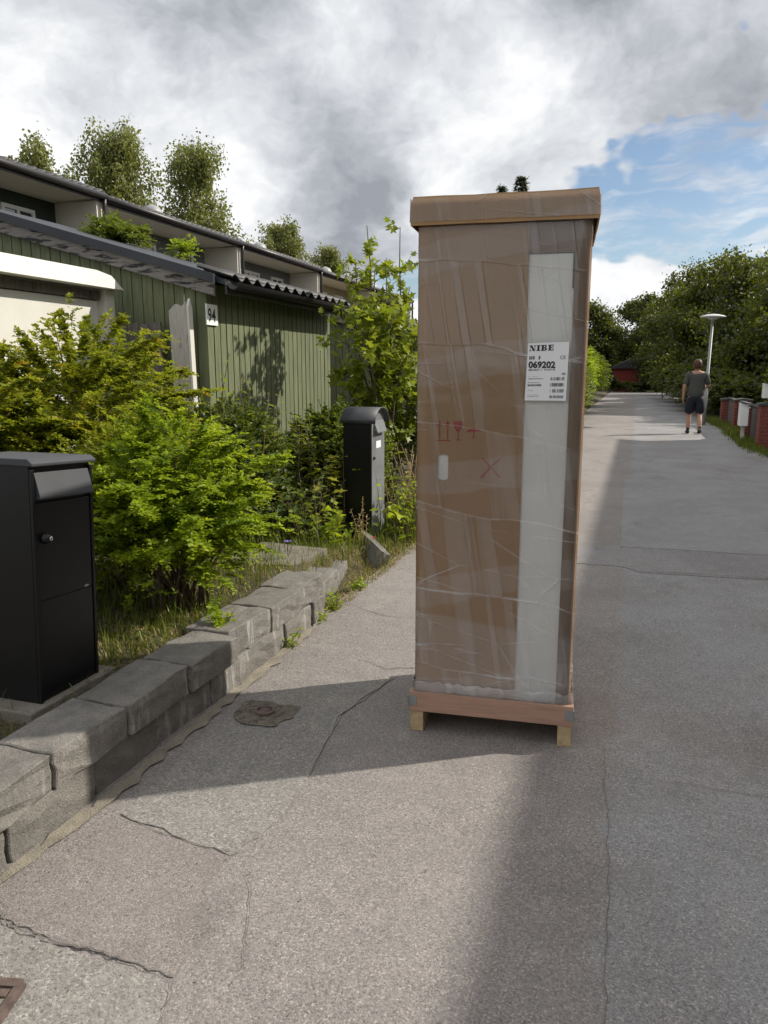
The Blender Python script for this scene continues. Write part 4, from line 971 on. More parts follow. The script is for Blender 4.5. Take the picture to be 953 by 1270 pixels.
def fence(y0, y1, label):
    t = empty('slat_fence', (2.42, y0, 0)); proto = None; n = int((y1 - y0) / 0.12)
    for i in range(n):
        if proto is None: o = proto = MB().box(0, 0.02, 0, 0.10, 0.06, 0.72).build('slat', M['grey_wood'], t)
        else: o = proto.copy(); COL.objects.link(o)
        o.location = (0, i * (y1 - y0) / n, random.uniform(-0.01, 0.01))
    for z in (0.18, 0.58): MB().box(0.0215, 0.06, 0, y1 - y0, z, z + 0.07).build('rail', M['grey_wood'], t)
    MB().box(-0.03, 0.07, 0.002, y1 - y0 - 0.002, 0.745, 0.785).build('cap_rail', M['cap'], t)
    tag(t, label, 'fence', 'slat fences between the brick pillars')
fence(16.36, 18.33, 'grey slat fence behind the hanging white mailbox'); fence(18.73, 20.28, 'grey slat fence section in the middle of the pillar row'); fence(20.68, 22.88, 'grey slat fence ending at the pillar by the street lamp')
def white_box(name, c, w, d, h, label, post):
    t = empty(name, c)
    MB().prism([(-d, 0.0), (0.0, 0.0), (0.0, h * 0.82), (-d, h)], 1, 0, w).build('body', M['white_clean'], t, bevel=0.008)
    MB().prism([(-d - 0.005, h + 0.002), (0.03, h * 0.80), (0.03, h * 0.84), (-d - 0.005, h + 0.022)], 1, -0.012, w + 0.012).build('lid', M['white_clean'], t, bevel=0.003)
    if post: MB().box(-0.10, -0.04, w * 0.35, w * 0.6, -c[2], 0.0).build('post', M['white_paint'], t)
    tag(t, label, 'mailbox'); return t
a = PX(926, 527, 2.2); white_box('white_mailbox', (2.24, 17.35, 0.36), 0.36, 0.16, 0.46, 'white mailbox on a white post before the slat fence', True)
t_ = white_box('white_mailbox', (2.50, 16.0, 0.985), 0.30, 0.2, 0.26, 'white mailbox standing on a brick pillar', False)
def lamp(px, py, label, h=3.0, at=None):
    c = PZ(px, py) if at is None else Vector(at); t = empty('street_lamp', (c.x, c.y, 0)); t.rotation_euler = (0, R(0.8 if at is None else 0), 0)
    MB().tube([(0, 0, -0.05), (0, 0, 0.95), (0.0, 0, 0.97), (0.0, 0, h - 0.06)], [0.062, 0.060, 0.042, 0.036], 12).build('pole', M['lamp_grey'], t, True)
    MB().box(-0.035, 0.035, -0.066, -0.058, 0.5, 0.75).build('hatch', M['lamp_grey'], t)
    MB().lathe([(0.04, -0.12), (0.05, -0.07), (0.16, -0.055), (0.335, -0.03), (0.345, -0.018), (0.30, 0.008), (0.16, 0.045), (0.03, 0.058)], 28).build('shade', M['lamp_white'], t, True).location = (0, 0, h)
    MB().lathe([(0.10, -0.085), (0.13, -0.07), (0.13, -0.056)], 20).build('diffuser', M['paper'], t, True).location = (0, 0, h)
    tag(t, label, 'street lamp', 'disc topped street lamps'); return t
lamp(872, 527, 'slim grey street lamp with white disc top behind the walking person', 2.98)
lamp(0, 0, 'distant street lamp with white disc top near the red hut', 3.0, at=(1.75, 50.5, 0))
def small_sign():
    c = PX(806, 468, 1.9); t = empty('small_sign', (1.9, c.y, 0))
    MB().tube([(0, 0, -0.05), (0, 0, 1.4)], 0.025, 8).build('post', M['lamp_grey'], t)
    MB().box(-0.15, 0.15, -0.04, -0.026, 0.95, 1.5).build('panel', M['white_clean'], t, bevel=0.003)
    tag(t, 'small white sign on a thin post in the far right hedge', 'sign')
small_sign()

# ------------------------------------------------------------------ walking person
M['skin'] = surf('skin', (0.42, 0.235, 0.165), 0.08, 8, 0.55, 0.05, 60)
M['hair'] = surf('hair', (0.075, 0.030, 0.014), 0.35, 30, 0.6, 0.5, 120)
M['tshirt'] = surf('tshirt', (0.075, 0.076, 0.070), 0.15, 8, 0.9, 0.3, 60)
M['shorts'] = surf('shorts', (0.010, 0.012, 0.022), 0.2, 8, 0.85, 0.3, 60)
M['shoe'] = surf('shoe', (0.018, 0.018, 0.02), 0.2, 20, 0.6, 0.2, 90)
def skin_obj(name, V, E, Rd, mat, parent, root=0, sub=2):
    me = bpy.data.meshes.new(name); me.from_pydata(V, E, []); me.update()
    o = link(name, me, mat, parent); m = o.modifiers.new('skin', 'SKIN'); m.use_smooth_shade = True
    sk = me.skin_vertices[0].data if me.skin_vertices else None
    if sk is None:
        bpy.context.view_layer.objects.active = o; sk = me.skin_vertices[0].data
    for i, r in enumerate(Rd):
        sk[i].radius = r if isinstance(r, tuple) else (r, r); sk[i].use_root = (i == root)
    s = o.modifiers.new('sub', 'SUBSURF'); s.levels = sub; s.render_levels = sub
    return o
def person():
    c = (PZ(852, 538) + PZ(867, 538)) / 2; t = empty('person', (c.x, c.y, 0), R(3))
    # faces +Y (walks away); left foot flat and forward, right heel lifting behind
    V = [(0, 0, 0.96), (0, 0.005, 1.12), (0, 0.015, 1.30), (0, 0.0, 1.43), (0, 0.01, 1.50), (0.0, 0.03, 1.575), (0.0, 0.035, 1.66), (0, 0.03, 1.72),      # 0-7 pelvis..head
         (-0.095, 0.0, 0.90), (-0.115, 0.10, 0.50), (-0.12, 0.03, 0.28), (-0.12, 0.02, 0.085), (-0.13, 0.16, 0.045),                                          # 8-12 left leg
         (0.095, 0.0, 0.90), (0.115, 0.02, 0.49), (0.115, -0.13, 0.30), (0.115, -0.22, 0.125), (0.12, -0.10, 0.045),                                          # 13-17 right leg
         (-0.19, 0.0, 1.415), (-0.27, -0.03, 1.14), (-0.275, 0.03, 0.90), (-0.27, 0.06, 0.83),                                                                  # 18-21 left arm
         (0.19, 0.0, 1.415), (0.275, 0.01, 1.15), (0.26, 0.24, 1.10), (0.25, 0.31, 1.11)]                                                                      # 22-25 right arm
    E = [(0, 1), (1, 2), (2, 3), (3, 4), (4, 5), (5, 6), (6, 7), (0, 8), (8, 9), (9, 10), (10, 11), (11, 12), (0, 13), (13, 14), (14, 15), (15, 16), (16, 17), (3, 18), (18, 19), (19, 20), (20, 21), (3, 22), (22, 23), (23, 24), (24, 25)]
    Rd = [(.17, .13), (.165, .13), (.175, .125), (.11, .09), .056, (.072, .085), (.080, .098), (.055, .07), .095, .062, .060, .040, (.035, .03), .095, .062, .060, .040, (.035, .03), .066, .048, .034, (.025, .035), .066, .048, .034, (.035, .025)]
    k0 = len(V)
    for (w, dr, sx) in ((21, Vector((0, 0.25, -1)), -1), (25, Vector((0, 1, -0.25)), 1)):      # five fingers each
        b0 = Vector(V[w]); dr.normalize(); across = Vector((0, 1, 0.25)) if w == 21 else Vector((0, 0.25, 1)); across.normalize()
        inward = Vector((-sx, 0, 0))
        for q, ln in zip((-0.03, -0.010, 0.010, 0.029), (0.058, 0.072, 0.076, 0.066)):
            i = len(V); V += [tuple(b0 + dr * 0.045 + across * q), tuple(b0 + dr * (0.045 + ln * 0.55) + across * q + inward * 0.010), tuple(b0 + dr * (0.045 + ln) + across * q + inward * 0.030)]
            E += [(w, i), (i, i + 1), (i + 1, i + 2)]; Rd += [.0095, .0088, .0075]
        i = len(V); V += [tuple(b0 + across * 0.038 + dr * 0.010), tuple(b0 + across * 0.056 + dr * 0.045 + inward * 0.015)]; E += [(w, i), (i, i + 1)]; Rd += [.0115, .0095]
    skin_obj('body', V, E, Rd, M['skin'], t)
    for s in (-1, 1): MB().lathe([(0.004, -0.03), (0.014, -0.015), (0.016, 0.01), (0.008, 0.03)], 8).build('ear', M['skin'], t, True).location = (s * 0.080, 0.035, 1.62)
    MB().lathe([(0.016, -0.03), (0.012, 0.0), (0.005, 0.03)], 8).build('nose', M['skin'], t, True).location = (0, 0.128, 1.625)
    hp = [(0.080, -0.05), (0.098, 0.02), (0.104, 0.075), (0.092, 0.13), (0.062, 0.165), (0.015, 0.18)]
    h = MB().lathe(hp, 18).build('hair', M['hair'], t, True); h.location = (0, 0.010, 1.60); h.scale = (0.95, 1.12, 1)
    # clothes
    TV = [(0, 0, 0.80), (0, 0.005, 1.10), (0, 0.012, 1.28), (0, 0.0, 1.405), (0, 0.008, 1.465), (-0.19, 0.0, 1.41), (-0.265, -0.025, 1.15), (0.19, 0.0, 1.41), (0.268, 0.005, 1.16)]
    TE = [(0, 1), (1, 2), (2, 3), (3, 4), (3, 5), (5, 6), (3, 7), (7, 8)]
    TR = [(.225, .175), (.215, .165), (.205, .15), (.15, .115), (.072, .075), (.088, .085), .074, (.088, .085), .074]
    skin_obj('t_shirt', TV, TE, TR, M['tshirt'], t)
    SV = [(0, 0, 0.99), (-0.10, 0.0, 0.86), (-0.122, 0.06, 0.46), (0.10, 0.0, 0.86), (0.122, 0.010, 0.46), (0, 0, 0.89)]
    skin_obj('shorts', SV, [(0, 5), (5, 1), (1, 2), (5, 3), (3, 4)], [(.20, .155), .14, .125, .14, .125, (.20, .155)], M['shorts'], t)
    skin_obj('shoe', [(-0.12, -0.03, 0.055), (-0.125, 0.07, 0.045), (-0.13, 0.19, 0.04)], [(0, 1), (1, 2)], [(.046, .055), (.050, .045), (.044, .036)], M['shoe'], t)
    skin_obj('shoe', [(0.115, -0.255, 0.115), (0.118, -0.17, 0.06), (0.12, -0.06, 0.042)], [(0, 1), (1, 2)], [(.046, .055), (.050, .045), (.044, .036)], M['shoe'], t)
    skin_obj('sock', [(-0.12, 0.0, 0.08), (-0.12, 0.02, 0.17)], [(0, 1)], [.05, .05], M['shoe'], t); skin_obj('sock', [(0.115, -0.22, 0.13), (0.115, -0.19, 0.20)], [(0, 1)], [.05, .05], M['shoe'], t)
    tag(t, 'person in grey t-shirt and dark shorts walking away along the path', 'person')
person()

# ------------------------------------------------------------------ plants
def unit(a): return a / np.maximum(np.linalg.norm(a, axis=1, keepdims=True), 1e-9)
def leaf_mesh(name, P, D, N, Ln, Wd, tint, mat, parent, fold=0.25, shape=4):
    """folded leaves: base, two sides, tip (shape 4) or a five lobed blade (shape 7)"""
    D = unit(D); Sd = unit(np.cross(D, N)); N = unit(np.cross(Sd, D)); n = len(P)
    Ln = np.broadcast_to(Ln, (n,))[:, None]; Wd = np.broadcast_to(Wd, (n,))[:, None]
    if shape == 4:
        V = np.stack([P, P + D * Ln * 0.45 + Sd * Wd * 0.5 + N * Wd * fold, P + D * Ln, P + D * Ln * 0.45 - Sd * Wd * 0.5 + N * Wd * fold], 1)
        T = np.array([[0, 1, 2], [0, 2, 3]]); k = 4
    else:
        lob = [(0, 0, 0), (0.10, 0.42, .10), (0.42, 0.20, .04), (0.52, 0.55, .10), (0.66, 0.17, 0.02), (1.0, 0, 0), (0.66, -0.17, .02), (0.52, -0.55, .10), (0.42, -0.20, .04), (0.10, -0.42, .10)]
        V = np.stack([P + D * Ln * a + Sd * Wd * b_ + N * Wd * c_ for a, b_, c_ in lob], 1)
        T = np.array([[0, 1, 2], [0, 2, 8], [2, 3, 4], [0, 8, 9], [8, 6, 7], [2, 4, 5], [2, 5, 8], [8, 5, 6]]); k = 10
    T = (np.arange(n) * k)[:, None, None] + T
    o = np_mesh(name, V.reshape(-1, 3), T.reshape(-1, 3), mat, parent, np.repeat(tint, k)); o['kind'] = 'stuff'; return o
def tubes_np(paths, radii, sides=5):
    mb = MB()
    for p, r in zip(paths, radii): mb.tube(p, r, sides, True)
    return mb
def shrub(name, base, center, radii, n_twig, twig, n_leaf, leaf, lw, mat, label, cat='bush', up=0.25, droop=0.35, flat=0.7, n_stem=22, lobes=9, group=None, rng=None, fillin=0.45, zmin=0.05, tips=0.35, fold=0.25, spray=None):
    """twigs spread through an uneven volume, each carrying two ranks of small leaves"""
    rng = rng or np.random.default_rng(abs(hash(name + str(base))) % 99991 if False else int(abs(base[0] * 131 + base[1] * 977 + radii[2] * 53)) + 7)
    t = empty(name, base); c = np.array(center) - np.array(base); rad = np.array(radii)
    d = unit(rng.normal(size=(n_twig, 3))); d[:, 2] = np.where(d[:, 2] < -0.35, -d[:, 2], d[:, 2])
    ld = unit(rng.normal(size=(lobes, 3))); la = rng.uniform(-0.22, 0.26, lobes); bumpf = 1 + ((np.maximum(d @ ld.T, 0) ** 5) * la).sum(1) + rng.normal(0, 0.05, n_twig)
    q = rng.random(n_twig); q = np.where(q < fillin, rng.uniform(0.25, 0.85, n_twig), rng.uniform(0.80, 1.0, n_twig)) * bumpf
    O = c + d * rad * q[:, None]
    if spray:      # most twigs sit along arching shoots that break the outline
        ns, sl_ = spray; sd = unit(rng.normal(size=(ns, 3))); sd[:, 2] = np.abs(sd[:, 2]) * 0.9 - 0.12; sd = unit(sd); sb = 1 + ((np.maximum(sd @ ld.T, 0) ** 5) * la).sum(1)
        S0 = c + sd * rad * (0.52 * sb)[:, None]; SD = unit(sd * np.array([1, 1, 0.7]) + np.array([0, 0, 0.35]) + rng.normal(0, 0.28, (ns, 3))); SL = sl_ * rng.uniform(0.55, 1.35, ns)
        k = int(n_twig * 0.78); ix = rng.integers(ns, size=k); tt_ = rng.random(k) ** 0.8; lat = unit(np.cross(SD[ix], np.array([0, 0, 1.0])) + 1e-6) * np.where(rng.random(k) < 0.5, 1, -1)[:, None]
        O[:k] = S0[ix] + SD[ix] * (SL[ix] * tt_)[:, None]; O[:k, 2] -= droop * 0.6 * SL[ix] * tt_ ** 2
        d[:k] = unit(SD[ix] * (0.45 + 0.6 * tt_)[:, None] + lat * (0.9 * (1 - tt_))[:, None] + np.array([0, 0, -0.1]))
        q[:k] = 0.55 + 0.5 * tt_
    keep = O[:, 2] > zmin; O = O[keep]; d = d[keep]; q = q[keep]; n = len(O)
    tl = twig * rng.uniform(0.6, 1.35, n); D = unit(d * np.array([1, 1, 0.55]) + np.array([0, 0, up]) + rng.normal(0, 0.35, (n, 3)))
    tt = (np.arange(n_leaf) + 0.5) / n_leaf
    side = unit(np.cross(D, np.array([0, 0, 1.0])) + rng.normal(0, 0.25, (n, 3)) * (1 - flat) * 2)
    P = O[:, None, :] - D[:, None, :] * (tl * 0.5)[:, None, None] + D[:, None, :] * (tl[:, None] * tt)[:, :, None]
    P[:, :, 2] -= droop * tl[:, None] * tt ** 2
    sg = np.where(np.arange(n_leaf) % 2 == 0, 1.0, -1.0)
    LD = D[:, None, :] * 0.65 + side[:, None, :] * sg[None, :, None] + rng.normal(0, 0.30, (n, n_leaf, 3))
    LN = np.array([0, 0, 1.0]) + rng.normal(0, 0.38, (n, n_leaf, 3)) + d[:, None, :] * 0.35
    Ls = leaf * rng.uniform(0.6, 1.25, (n, n_leaf)) * (1 - 0.45 * tt ** 2)
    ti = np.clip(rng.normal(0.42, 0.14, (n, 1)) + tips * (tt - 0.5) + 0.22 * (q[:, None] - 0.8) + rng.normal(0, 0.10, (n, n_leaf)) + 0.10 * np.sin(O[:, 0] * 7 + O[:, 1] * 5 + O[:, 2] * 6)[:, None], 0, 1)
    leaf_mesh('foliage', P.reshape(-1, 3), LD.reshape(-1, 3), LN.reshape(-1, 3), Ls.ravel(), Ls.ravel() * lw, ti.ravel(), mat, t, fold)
    paths = []; rr_ = []
    for k in range(n_stem):
        i = rng.integers(n); e = O[i]; s0 = np.array([rng.normal(0, 0.12) * rad[0], rng.normal(0, 0.12) * rad[1], -0.05]); m1 = s0 * 0.5 + e * 0.5 + np.array([0, 0, 0.18 * rad[2]])
        paths.append([tuple(s0), tuple(s0 * 0.7 + m1 * 0.3 + np.array([0, 0, 0.08])), tuple(m1), tuple(e)]); rr_.append([0.010, 0.008, 0.006, 0.003])
    st = tubes_np(paths, rr_, 4).build('stems', M['stem'], t, True); st['kind'] = 'stuff'
    tag(t, label, cat, group); return t
def shoots(name, base, n, h, spread, leaf, lw, per, mat, label, cat='plant', smat=None, seed=1, lean=0.18, big=False, group=None, z0=0.0, start=0.15):
    """upright stems with leaves all along them"""
    rng = np.random.default_rng(seed); t = empty(name, base); paths = []; rr_ = []; P = []; LD = []; LN = []; Ls = []; Ti = []
    for k in range(n):
        b0 = np.array([rng.uniform(-1, 1) * spread[0], rng.uniform(-1, 1) * spread[1], -0.04]); hh = h * rng.uniform(0.6, 1.1); le = rng.normal(0, lean, 2) * hh
        pts = [b0 + np.array([le[0] * u ** 1.7, le[1] * u ** 1.7, hh * u]) for u in np.linspace(0, 1, 6)]; paths.append([tuple(p) for p in pts]); rr_.append([0.006 * (1 - 0.7 * u) * (h / 0.8) ** 0.5 for u in np.linspace(0, 1, 6)])
        for j in range(per):
            u = start + (1 - start) * (j + rng.random()) / per; f_ = u * 5; i0 = min(4, int(f_)); p = pts[i0] * (1 - (f_ - i0)) + pts[i0 + 1] * (f_ - i0)
            a = j * 2.4 + rng.normal(0, 0.4); dr = np.array([math.cos(a), math.sin(a), rng.uniform(-0.1, 0.7)])
            s = leaf * rng.uniform(0.55, 1.2) * (1.15 - 0.5 * u); pet = dr * s * (0.55 if big else 0.1)
            P.append(p + pet); LD.append(dr + np.array([0, 0, -0.35 if big else 0.0])); LN.append(np.array([0, 0, 1.0]) + rng.normal(0, 0.35, 3)); Ls.append(s); Ti.append(np.clip(rng.normal(0.35 + 0.35 * u, 0.16), 0, 1))
    Ls = np.array(Ls)
    leaf_mesh('foliage', np.array(P), np.array(LD), np.array(LN), Ls, Ls * lw, np.array(Ti), mat, t, 0.18, 7 if big else 4)
    st = tubes_np(paths, rr_, 5).build('stems', smat or M['stem'], t, True); st['kind'] = 'stuff'
    tag(t, label, cat, group); return t
def grass_patch(name, areas, mat, label, hmax=0.14, seed=3, width=0.006, lean=0.5):
    rng = np.random.default_rng(seed); P = []; 
    for (cx, cy, sx, sy, n, h) in areas:
        x = rng.normal(cx, sx, n); y = rng.normal(cy, sy, n); P.append(np.stack([x, y, bed_h(x, y) * (x < -1.78) - 0.01, h * rng.uniform(0.4, 1.2, n)], 1))
    P = np.concatenate(P); P = P[(P[:, 0] < -1.98) | (P[:, 0] > 1.5) | ((P[:, 0] < -1.72) & (P[:, 1] > 4.2))]; n = len(P); a = rng.uniform(0, 6.28, n); le = np.abs(rng.normal(0, lean, n))
    B = P[:, :3]; dr = np.stack([np.cos(a), np.sin(a), np.zeros(n)], 1); sd = np.stack([-np.sin(a), np.cos(a), np.zeros(n)], 1) * width / 2
    hh = P[:, 3:4]; upv = np.array([0, 0, 1.0]); m1 = B + upv * hh * 0.6 + dr * hh * le[:, None] * 0.3; tp = B + upv * hh * (1 - 0.25 * le[:, None]) + dr * hh * le[:, None]
    V = np.stack([B - sd, B + sd, m1 - sd * 0.7, m1 + sd * 0.7, tp], 1); T = (np.arange(n) * 5)[:, None, None] + np.array([[0, 1, 3], [0, 3, 2], [2, 3, 4]])
    o = np_mesh(name, V.reshape(-1, 3), T.reshape(-1, 3), mat, None, np.repeat(rng.random(n), 5)); tag(o, label, 'grass', kind='stuff'); return o
def tree(name, base, H, blobs, nclus, nleaf, leaf, crad, mat, label, bark='bark', trunk_r=0.14, group=None, seed=1, hang=0.0, cat='tree', lw=0.7, lean=(0, 0), tall=1.0):
    """tapered trunk with limbs; crown of leaf clumps set through several uneven lobes (coordinates relative to base)"""
    rng = np.random.default_rng(seed); t = empty(name, base); C_ = []
    wts = np.array([b_[1][0] * b_[1][1] * b_[1][2] for b_ in blobs]) ** 0.67; wts = wts / wts.sum()
    for (c, r), w in zip(blobs, wts):
        k = max(3, int(nclus * w)); d = unit(rng.normal(size=(k, 3))); q = rng.random(k) ** 0.38; C_.append(np.array(c) + d * np.array(r) * q[:, None] * (1 + rng.normal(0, 0.10, (k, 1))))
    C_ = np.concatenate(C_); n = len(C_); cs = crad * rng.uniform(0.5, 1.4, n); m = nleaf
    off = rng.normal(size=(n, m, 3)) * cs[:, None, None] * np.array([0.55, 0.55, 0.40 * tall]); off[:, :, 2] -= hang * np.abs(rng.normal(size=(n, m))) * cs[:, None]
    P = (C_[:, None, :] + off).reshape(-1, 3); LD = rng.normal(size=(n * m, 3)); LD[:, 2] -= 0.4 + hang; LN = rng.normal(size=(n * m, 3)) + np.array([0, 0, 0.8])
    Ls = leaf * rng.uniform(0.6, 1.3, n * m); tn = np.repeat(rng.normal(0.45, 0.17, n), m) + rng.normal(0, 0.13, n * m)
    leaf_mesh('crown', P, LD, LN, Ls, Ls * lw, np.clip(tn, 0, 1), mat, t)
    top = max(c[2] + r[2] * 0.6 for c, r in blobs); tp = [(lean[0] * u + 0.08 * math.sin(3 * u + seed), lean[1] * u, top * u - 0.1) for u in np.linspace(0, 1, 7)]
    paths = [tp]; rr_ = [[trunk_r * (1.25 if u == 0 else 1 - 0.9 * u) + 0.006 for u in np.linspace(0, 1, 7)]]
    for k in range(min(n, 26)):
        e = C_[rng.integers(n)]; u = np.clip(e[2] / top * rng.uniform(0.45, 0.8), 0.12, 0.9); f_ = u * 6; i0 = min(5, int(f_)); s0 = np.array(tp[i0]) * (1 - f_ + i0) + np.array(tp[i0 + 1]) * (f_ - i0)
        mid = s0 * 0.45 + e * 0.55 + np.array([0, 0, 0.12 * np.linalg.norm(e - s0)]); r0 = trunk_r * (1 - 0.85 * u) * 0.45 + 0.006
        paths.append([tuple(s0), tuple(mid), tuple(e)]); rr_.append([r0, r0 * 0.6, 0.006])
    tubes_np(paths, rr_, 6).build('trunk', M[bark], t, True)
    tag(t, label, cat, group); return t

def put(base, c): return (base[0] + c[0], base[1] + c[1], base[2] + c[2])
# large spirea behind the black mailbox: three overlapping shrubs
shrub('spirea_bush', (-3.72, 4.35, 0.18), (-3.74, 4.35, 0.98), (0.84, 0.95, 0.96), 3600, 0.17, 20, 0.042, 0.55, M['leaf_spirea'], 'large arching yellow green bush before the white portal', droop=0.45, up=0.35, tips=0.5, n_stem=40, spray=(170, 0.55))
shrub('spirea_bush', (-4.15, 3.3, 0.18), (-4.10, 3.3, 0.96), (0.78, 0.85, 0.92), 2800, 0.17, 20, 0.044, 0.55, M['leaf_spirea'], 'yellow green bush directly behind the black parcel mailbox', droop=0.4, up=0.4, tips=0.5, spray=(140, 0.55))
shrub('box_shrub', (-2.85, 3.75, 0.18), (-2.85, 3.75, 0.62), (0.42, 0.55, 0.60), 1300, 0.20, 22, 0.036, 0.6, M['leaf_spirea'], 'small leaved olive bush between spirea and the bright bush', droop=0.2, up=0.5, tips=0.2)
# bright bush over the wall
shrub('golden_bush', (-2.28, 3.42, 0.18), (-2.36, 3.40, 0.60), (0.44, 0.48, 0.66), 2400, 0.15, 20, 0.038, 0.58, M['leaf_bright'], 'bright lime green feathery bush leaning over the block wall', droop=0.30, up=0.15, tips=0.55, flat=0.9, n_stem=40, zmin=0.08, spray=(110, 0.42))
# mixed planting between bush and shed
shrub('dark_shrub', (-3.15, 5.45, 0.10), (-3.15, 5.45, 0.55), (0.50, 0.70, 0.60), 1100, 0.22, 16, 0.060, 0.6, M['leaf_dark'], 'mid green shrub against the sunlit shed wall', droop=0.2, up=0.6, tips=0.3)
shrub('dark_shrub', (-2.75, 6.75, 0.05), (-2.75, 6.75, 0.50), (0.55, 0.55, 0.60), 1000, 0.22, 16, 0.060, 0.6, M['leaf_mid'], 'leafy shrub behind the arched mailbox', droop=0.2, up=0.6, tips=0.3)
shoots('young_shoots', (-3.10, 5.3, 0.10), 18, 1.45, (0.35, 0.45), 0.095, 0.42, 28, M['leaf_maple'], 'tall upright shoots with long lit leaves before the shed', seed=5, lean=0.10)
shoots('tall_weeds', (-2.75, 6.05, 0.07), 26, 1.05, (0.32, 0.40), 0.10, 0.45, 18, M['leaf_maple'], 'tall lit weeds crowding behind the arched mailbox', seed=19, lean=0.12)
shoots('broadleaf_weeds', (-2.55, 5.55, 0.09), 26, 0.62, (0.28, 0.40), 0.095, 0.55, 12, M['leaf_mid'], 'clump of broad leaved weeds left of the arched mailbox', seed=6, lean=0.2)
shoots('maple_seedling', (-2.46, 5.9, 0.08), 5, 0.90, (0.16, 0.12), 0.14, 0.75, 7, M['leaf_yellow'], 'yellow leaved maple seedling beside the arched mailbox', seed=8, lean=0.10, big=True, start=0.75)
# young maple in front of the sheds
def maple():
    rng = np.random.default_rng(21); base = np.array([-2.62, 7.75, 0.03]); t = empty('young_maple', tuple(base)); paths = []; rr_ = []; P = []; LD = []; LN = []; Ls = []; Ti = []
    tops = [PY(452, 290, 7.6), PY(500, 292, 7.5), PY(478, 330, 7.9), PY(432, 380, 7.4), PY(512, 365, 7.8), PY(462, 345, 8.1), PY(415, 440, 7.2), PY(520, 420, 7.4), PY(490, 395, 7.2), PY(440, 330, 7.9), PY(540, 400, 7.9), PY(465, 400, 7.2), PY(448, 420, 7.0), PY(505, 450, 7.1), PY(425, 410, 7.6)]
    for tp_ in tops:
        e = np.array(tp_) - base; b0 = np.array([rng.normal(0, 0.16), rng.normal(0, 0.16), -0.08]); pts = []
        for u in np.linspace(0, 1, 9): pts.append(b0 * (1 - u) + np.array([e[0] * u ** 1.25 + 0.03 * math.sin(9 * u + e[0] * 7), e[1] * u ** 1.25, 0]) * 1.0 + np.array([0, 0, b0[2] * 0 + (e[2] + 0.08) * u]))
        paths.append([tuple(q) for q in pts]); rr_.append([0.017 * (1 - 0.85 * u) + 0.002 for u in np.linspace(0, 1, 9)])
        for k in range(23):
            u = rng.uniform(0.34, 1.0); f_ = u * 8; i0 = min(7, int(f_)); s0 = pts[i0] * (1 - f_ + i0) + pts[i0 + 1] * (f_ - i0); a = rng.uniform(0, 6.28); ln = rng.uniform(0.14, 0.38) * (1.15 - 0.55 * u)
            dr = np.array([math.cos(a), math.sin(a), rng.uniform(0.15, 0.7)]); tw = [s0 + dr * ln * v for v in (0, 0.5, 1.0)]; paths.append([tuple(q) for q in tw]); rr_.append([0.004, 0.003, 0.0015])
            for j in range(9):
                v = rng.uniform(0.25, 1.05); p = s0 + dr * ln * v + rng.normal(0, 0.025, 3); ld = dr * 0.5 + rng.normal(0, 0.7, 3); ld[2] -= 0.15
                P.append(p); LD.append(ld); LN.append(np.array([0.25, 0, 1.0]) + rng.normal(0, 0.4, 3)); Ls.append(rng.uniform(0.06, 0.12)); Ti.append(np.clip(rng.normal(0.5 + 0.15 * (u - 0.6), 0.22), 0, 1))
    Ls = np.array(Ls); leaf_mesh('crown', np.array(P), np.array(LD), np.array(LN), Ls, Ls * 0.85, np.array(Ti), M['leaf_maple'], t, 0.15, 7)
    st = tubes_np(paths, rr_, 5).build('trunk', M['stem'], t, True)
    tag(t, 'young many stemmed maple with light green leaves before the sheds', 'tree')
maple()
shrub('dark_shrub', (-2.35, 8.4, 0.03), (-2.35, 8.4, 0.75), (0.62, 0.8, 0.80), 800, 0.25, 16, 0.055, 0.6, M['leaf_dark'], 'dark green shrub under the young maple', droop=0.2, up=0.5, tips=0.3)
shrub('dark_shrub', (-2.2, 10.3, 0.03), (-2.2, 10.3, 0.75), (0.6, 0.9, 0.8), 600, 0.28, 14, 0.06, 0.6, M['leaf_mid'], 'mid green shrub before the far green shed', droop=0.2, up=0.5, tips=0.3)
# growth by the arched mailbox
shoots('dry_stalks', (-1.98, 6.75, 0.03), 30, 0.78, (0.14, 0.30), 0.05, 0.35, 10, M['leaf_dry'], 'dry straw coloured stalks right of the arched mailbox', smat=M['dry_stem'], seed=12, lean=0.16)
shoots('leafy_weeds', (-1.90, 6.45, 0.02), 44, 0.60, (0.16, 0.42), 0.085, 0.6, 9, M['leaf_bright'], 'lit leafy weeds at the path edge by the arched mailbox', seed=13, lean=0.25)
shoots('leafy_weeds', (-2.32, 5.55, 0.08), 12, 0.36, (0.12, 0.15), 0.095, 0.75, 7, M['leaf_bright'], 'pale lit weeds at the foot of the arched mailbox', seed=14, lean=0.25)
shoots('seed_stalks', (-2.10, 5.62, 0.06), 6, 0.42, (0.08, 0.08), 0.04, 0.4, 12, M['leaf_dry'], 'reddish seed stalks before the arched mailbox', smat=M['dry_stem'], seed=15, lean=0.15, start=0.5)
